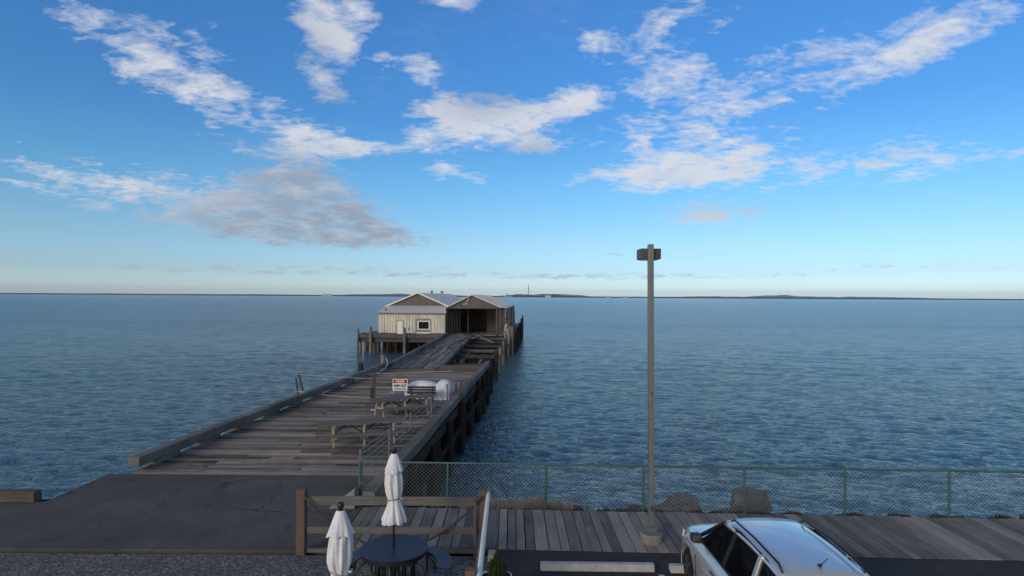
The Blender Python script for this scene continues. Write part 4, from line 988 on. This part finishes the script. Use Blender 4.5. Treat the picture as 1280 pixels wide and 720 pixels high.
for k in range(150):
    x = rb.uniform(1.25, 15.5) if k < 105 else rb.uniform(-26, -11.6) if k < 140 else rb.uniform(-3.3, -.4)
    y = bank_y(x)+rb.uniform(.15, .75); z = rb.uniform(-.42, -.22)-(y-bank_y(x)-.15)*.35; s_ = rb.uniform(.14, .30)
    q_ = stone(rb, 12, .4, 1); mt = Matrix.Translation((x, y, z)) @ Matrix.Rotation(rb.uniform(0, 3), 4, 'Z') @ Matrix.Diagonal((1.4*s_, s_, .8*s_, 1))
    bmesh.ops.transform(q_, matrix=mt, verts=q_.verts); tm = bpy.data.meshes.new('tmp'); q_.to_mesh(tm); q_.free(); mb.b.from_mesh(tm); bpy.data.meshes.remove(tm)
struct(mb.build('rubble', 'rock_dark'), 'stuff')
def grass(name, mat, spans, n, hmin, hmax, seed):
    mb = MB(); rb = random.Random(seed)
    for k in range(n):
        x0_, x1_, dens_ = spans[rb.randrange(len(spans))]
        x = rb.uniform(x0_, x1_); y = fy(x)+rb.uniform(.04, .55); h_ = rb.uniform(hmin, hmax)*(.45+.9*abs(mnoise.noise(Vector((x*2.3, seed, 0))))+.25)*dens_
        a = rb.uniform(0, 2*PI); ln = rb.uniform(.05, .45)*h_; w_ = .006
        b0 = Vector((x, y, -.45)); m_ = b0+Vector((math.cos(a)*ln*.35, math.sin(a)*ln*.35, h_*.6)); e_ = b0+Vector((math.cos(a)*ln, math.sin(a)*ln, h_))
        s_ = Vector((math.cos(a+1.57), math.sin(a+1.57), 0))*w_
        v = [mb.b.verts.new(q_) for q_ in (b0-s_, b0+s_, m_+s_*.7, m_-s_*.7, e_)]
        mb.b.faces.new(v[:4]); mb.b.faces.new((v[3], v[2], v[4]))
    struct(mb.build(name, mat), 'stuff')
grass('dry_grass', 'dry_grass', [(-1.3, -.4, .9), (-.5, 1.5, 1.35), (-.2, 1.25, 1.2), (1.1, 1.6, .6), (-3.4, -1.2, .55), (1.4, 3.0, .5), (-.6, 1.3, 1.1), (3, 12, .55)], 13000, .36, .56, 3)
grass('green_grass', 'green_grass', [(1.4, 4, .7), (4.6, 6.2, .8), (-3.2, 0, .5), (6, 14, .9)], 2600, .3, .6, 6)

# ------------------------------------------------------------------ silver car
car = thing('parked_car', 'silver compact car parked nose towards the water beside the light pole', 'car', (4.02, 11.55, 0))
# stations along the car: (y, half width, rocker z, shoulder z, top z)
ST = [(-.00, .50, .38, .56, .60), (-.06, .68, .30, .66, .72), (-.22, .80, .24, .74, .84), (-.50, .865, .21, .80, .92), (-.90, .895, .20, .85, .98),
      (-1.30, .90, .20, .90, 1.03), (-1.8, .90, .20, .93, 1.03), (-2.6, .90, .20, .95, 1.04), (-3.4, .895, .20, .97, 1.05), (-3.9, .875, .24, .98, 1.06), (-4.2, .82, .30, .96, 1.04), (-4.32, .72, .38, .86, .94)]
def sect(w_, zb, zs, zt):
    return [(0, zb), (w_*.80, zb), (w_*.955, zb+.04), (w_*.985, zb+.16), (w_*.995, zb+(zs-zb)*.52), (w_*1.0, zs-.20), (w_*.975, zs-.09), (w_*.915, zs-.01), (w_*.84, zs+(zt-zs)*.62), (w_*.6, zt-.005), (w_*.3, zt+.01), (0, zt+.015)]
def body_pt(i, j):
    y, w_, zb, zs, zt = ST[i]; s_ = sect(w_, zb, zs, zt)
    if j < 12: x, z = s_[j]
    else: x, z = s_[22-j]; x = -x
    return (x, y, z)
mb = MB(); V = mb.grid(body_pt, len(ST), 22, True); mb.b.faces.new(V[0]); mb.b.faces.new(V[-1][::-1])
bmesh.ops.recalc_face_normals(mb.b, faces=mb.b.faces)
body = mb.build('body', 'paint', car, local=True, smooth=True, subsurf=2)
# cut the wheel arches for real
mb = MB()
for wy in (-.92, -3.45):
    mb.tube([(-1.2, wy, .335), (-.60, wy, .335)], .395, 40); mb.tube([(.60, wy, .335), (1.2, wy, .335)], .395, 40)
cut = mb.build('cutter', 'paint', car, local=True)
bo = body.modifiers.new('arch', 'BOOLEAN'); bo.operation = 'DIFFERENCE'; bo.object = cut; bo.solver = 'EXACT'
bpy.context.view_layer.update()
me = bpy.data.meshes.new_from_object(body.evaluated_get(bpy.context.evaluated_depsgraph_get()))
body.modifiers.clear(); body.data = me; bpy.data.objects.remove(cut)
for q in me.polygons: q.use_smooth = True
es = body.modifiers.new('sharp', 'EDGE_SPLIT'); es.split_angle = R(40)
# arch lips and liners
for wy in (-.92, -3.45):
    for s_ in (-1, 1):
        mb = MB(); mb.tube([(s_*.875, wy+.397*math.cos(R(a)), .335+.397*math.sin(R(a))) for a in range(-18, 199, 9)], .011, 8); mb.build('arch_lip', 'paint', body, local=True, smooth=True)
    mb = MB(); mb.box(-.62, .62, wy-.36, wy+.36, .25, .66); mb.build('arch_liner', 'black_plastic', body, local=True)
# wheels
def wheel(x, y, s_):
    wt = MB(); wt.tube([(x+s_*d, y, .325) for d in (-.105, -.10, -.08, .08, .10, .105)], [.22, .295, .325, .325, .295, .22], 40)
    o = bpy.data.objects.new('wheel', None); C.objects.link(o); o.parent = car
    wt.build('tyre', 'tyre', o, local=True, smooth=True)
    rm = MB(); rm.tube([(x+s_*.085, y, .325), (x+s_*.098, y, .325)], [.215, .205], 32)
    for k in range(5):
        a = 2*PI*k/5; rm.bar((x+s_*.100, y+.03*math.cos(a), .325+.03*math.sin(a)), (x+s_*.100, y+.2*math.cos(a), .325+.2*math.sin(a)), .035, .06, (s_, 0, 0))
    rm.tube([(x+s_*.09, y, .325), (x+s_*.11, y, .325)], .045, 16)
    rm.build('rim', 'alloy', o, local=True)
for wy in (-.92, -3.45):
    wheel(-.775, wy, -1); wheel(.775, wy, 1)
# greenhouse
def side(s_):
    # (y, z) base and top of pillars, with half widths
    A0, A1 = (s_*.775, -1.22, .99), (s_*.60, -2.00, 1.52)
    B0, B1 = (s_*.79, -2.42, 1.02), (s_*.60, -2.50, 1.60)
    C0, C1 = (s_*.785, -3.38, 1.04), (s_*.59, -3.36, 1.59)
    D0, D1 = (s_*.74, -4.14, 1.07), (s_*.57, -3.98, 1.53)
    return [Vector(v) for v in (A0, A1, B0, B1, C0, C1, D0, D1)]
for s_ in (-1, 1):
    A0, A1, B0, B1, C0, C1, D0, D1 = side(s_)
    inn = Vector((-s_*.03, 0, 0))
    def quad(name, pts_, mat):
        mb = MB(); mb.prism([p_+inn*.3 for p_ in pts_], inn*.6); mb.build(name, mat, car, local=True)
    quad('front_side_window', [A0+(B0-A0)*.10, A0+(B0-A0)*.97, B1+(A1-B1)*.04, A1+(B1-A1)*.04], 'glass_car')
    quad('rear_side_window', [B0+(C0-B0)*.05, B0+(C0-B0)*.96, C1+(B1-C1)*.04, B1+(C1-B1)*.05], 'glass_car')
    quad('quarter_window', [C0+(D0-C0)*.08, C0+(D0-C0)*.75, C1+(D1-C1)*.7, C1+(D1-C1)*.08], 'glass_car')
    for pa, pb, pw, ph, pu, pm in ((A0, A1, .06, .055, (0, 0, 1), 'black_plastic'), (B0+inn*.2, B1+inn*.2, .09, .025, (s_, 0, 0), 'black_plastic'), (C0, C1, .10, .04, (s_, 0, 0), 'paint'), (C0+(D0-C0)*.85, D1, .26, .07, (s_, 0, 0), 'paint')):
        mb = MB(); mb.bar(pa, pb, pw, ph, pu); mb.build('pillar', pm, car, local=True, bevel=.012)
    mb = MB(); mb.bar(A0+Vector((s_*.012, 0, .0)), B0+Vector((s_*.012, 0, 0)), .02, .035); mb.bar(B0+Vector((s_*.012, 0, 0)), C0+Vector((s_*.012, 0, 0)), .02, .035); mb.bar(C0+Vector((s_*.012, 0, 0)), D0+Vector((s_*.012, 0, 0)), .02, .035); mb.build('belt_moulding', 'black_plastic', car, local=True)
    # door seams, handles, side crease
    mb = MB()
    for yy in (-1.42, -2.44, -3.30): mb.box(s_*.885, s_*.902, yy-.006, yy+.006, .32, .76)
    mb.box(s_*.885, s_*.902, -3.30, -1.42, .30, .312); mb.build('door_seam', 'black_plastic', car, local=True)
    for yy in (-2.25, -3.12):
        mb = MB(); mb.box(s_*.86, s_*.915, yy-.09, yy+.09, .80, .825); mb.build('door_handle', 'alloy', car, local=True, bevel=.008)
    # mirror
    mb = MB(); mb.box(s_*.76, s_*.84, -1.50, -1.42, .985, 1.03); mb.build('mirror_arm', 'black_plastic', car, local=True)
    mb = MB()
    V_ = [(s_*.82, -1.56, .99), (s_*.985, -1.53, .99), (s_*.985, -1.50, 1.13), (s_*.82, -1.55, 1.14)]
    mb.prism(V_, (0, .14, 0)); mr = mb.build('mirror', 'black_plastic', car, local=True, bevel=.03)
    mb = MB(); mb.prism([(s_*.835, -1.570, 1.005), (s_*.97, -1.543, 1.005), (s_*.97, -1.523, 1.115), (s_*.835, -1.565, 1.125)], (0, .004, 0)); mb.build('mirror_glass', 'black_plastic', mr, local=True)
    # headlight following the corner
    mb = MB()
    def hl(i, j):
        y = -.10-.42*i/6; z0_ = .60+.10*i/6; z1_ = .72+.11*i/6
        k_ = i/6; w_ = .72+.125*k_**.6+.012
        z = z0_+(z1_-z0_)*j/3
        return (s_*(w_-.02*j/3-.0), y+.02*(1-j/3)-(0.0), z)
    mb.grid(hl, 7, 4); o = mb.build('headlight', 'headlight', car, local=True, smooth=True); so = o.modifiers.new('solid', 'SOLIDIFY'); so.thickness = .03
# windshield, roof, rear glass
sL, sR = side(-1), side(1)
mb = MB(); mb.grid(lambda i, j: (sL[0]+(sR[0]-sL[0])*j/8).lerp(sL[1]+(sR[1]-sL[1])*j/8, i/6)+Vector((0, .10*(1-(j/4-1)**2)*(1-i/9), .035*(1-(j/4-1)**2))), 7, 9)
o = mb.build('windshield', 'glass_car', car, local=True, smooth=True)
def rf_(i, j):
    t_ = i/10; y = -1.96-2.06*t_; hw = .635-.04*t_; u = j/5-1
    z = 1.515+.095*math.sin(PI*(t_*.8+.1))**.8+.005*t_
    return (hw*u, y, z+.035*(1-u*u)-.035*abs(u)**4)
mb = MB(); mb.grid(rf_, 11, 11); o = mb.build('roof', 'paint', car, local=True, smooth=True); so = o.modifiers.new('solid', 'SOLIDIFY'); so.thickness = .05
mb = MB(); mb.grid(lambda i, j: (sL[6]+(sR[6]-sL[6])*j/8).lerp(sL[7]+(sR[7]-sL[7])*j/8, i/4)+Vector((0, -.05*(1-(j/4-1)**2), .02)), 5, 9); mb.build('rear_window', 'glass', car, local=True, smooth=True)
mb = MB(); mb.box(-.74, .74, -3.95, -1.35, .55, .62); mb.prism([(-.78, -1.62, .62), (-.78, -1.30, .62), (-.78, -1.22, .97), (-.78, -1.60, 1.0)], (1.56, 0, 0)); mb.build('dashboard', 'black_plastic', car, local=True, bevel=.02)
for sx in (-.37, .37):
    mb = MB(); mb.box(-.24, .24, -.50, .02, .0, .14, Matrix.Translation((sx, -1.95, .60)) @ Matrix.Rotation(R(-6), 4, 'X')); mb.box(-.23, .23, -.08, .06, .0, .56, Matrix.Translation((sx, -2.44, .68)) @ Matrix.Rotation(R(14), 4, 'X')); mb.box(-.13, .13, -.05, .05, .58, .78, Matrix.Translation((sx, -2.44, .68)) @ Matrix.Rotation(R(12), 4, 'X')); mb.build('car_seat', 'cabin_cloth', car, local=True, bevel=.04)
mb = MB(); mb.box(-.66, .66, -3.4, -2.95, .62, .76); mb.box(-.66, .66, -.07, .07, 0, .58, Matrix.Translation((0, -3.42, .70)) @ Matrix.Rotation(R(16), 4, 'X')); mb.build('rear_seat', 'cabin_cloth', car, local=True, bevel=.04)
mb = MB(); mb.tube([(-.37+.18*math.cos(2*PI*k/24), -1.68-.06*math.sin(2*PI*k/24), .93+.17*math.sin(2*PI*k/24)) for k in range(25)], .015, 8, caps=False); mb.bar((-.54, -1.68, .93), (-.20, -1.68, .93), .03, .04); mb.build('steering_wheel', 'black_plastic', car, local=True)
for s_ in (-1, 1):
    mb = MB(); mb.tube([(s_*.55, -2.15, 1.60), (s_*.55, -2.25, 1.655), (s_*.54, -3.0, 1.675), (s_*.53, -3.75, 1.645), (s_*.53, -3.85, 1.58)], .016, 8); mb.build('roof_rail', 'black_plastic', car, local=True, smooth=True)
mb = MB(); mb.tube([(0, -3.75, 1.62), (0, -3.95, 1.80)], [.008, .004], 6); mb.tube([(0, -3.72, 1.615), (0, -3.78, 1.64)], .02, 8); mb.build('aerial', 'black_plastic', car, local=True)
mb = MB(); mb.box(-.42, .42, -.03, .02, .40, .54); mb.build('grille', 'black_plastic', car, local=True, bevel=.01)
mb = MB()
for s_ in (-1, 1): mb.tube([(s_*.60, -.30, .815), (s_*.68, -.6, .885), (s_*.72, -1.1, .955)], .006, 5)
mb.tube([(-.60, -.3, .80), (0, -.16, .80), (.60, -.3, .80)], .006, 5)
mb.build('hood_seam', 'black_plastic', car, local=True)
mb = MB(); mb.bar((-.5, -1.30, 1.045), (.1, -1.36, 1.06), .02, .015); mb.bar((.05, -1.30, 1.045), (.6, -1.34, 1.05), .02, .015); mb.build('wiper', 'black_plastic', car, local=True)

# timber kerb along the seaward edge of the pier road, left of the deck
for k in range(6):
    mb = MB(); xa = -11.6-k*4.6; mb.bar((xa, 14.72, .14), (xa-4.5, 14.72+.02, .14), .26, .26); o = mb.build('timber_kerb', 'beamx', bevel=.02)
    tag(o, 'weathered timber kerb log along the water edge left of the pier deck', 'kerb', 'timber kerb logs at the road edge')

# ------------------------------------------------------------------ the air over the water
mb = MB(); mb.box(-16500, 16500, -120, 12500, -6.5, 130); hz = mb.build('haze', 'wire'); hz['kind'] = 'stuff'
m = bpy.data.materials.new('thin_haze'); m.use_nodes = True; T = NT(m.node_tree); T.n.clear()
vol = T.node('VolumePrincipled'); vol.inputs['Color'].default_value = (.90, .95, 1.0, 1); vol.inputs['Density'].default_value = 5e-5; vol.inputs['Anisotropy'].default_value = 0
out = T.node('OutputMaterial'); T.l.new(vol.outputs[0], out.inputs['Volume'])
hz.data.materials.clear(); hz.data.materials.append(m)
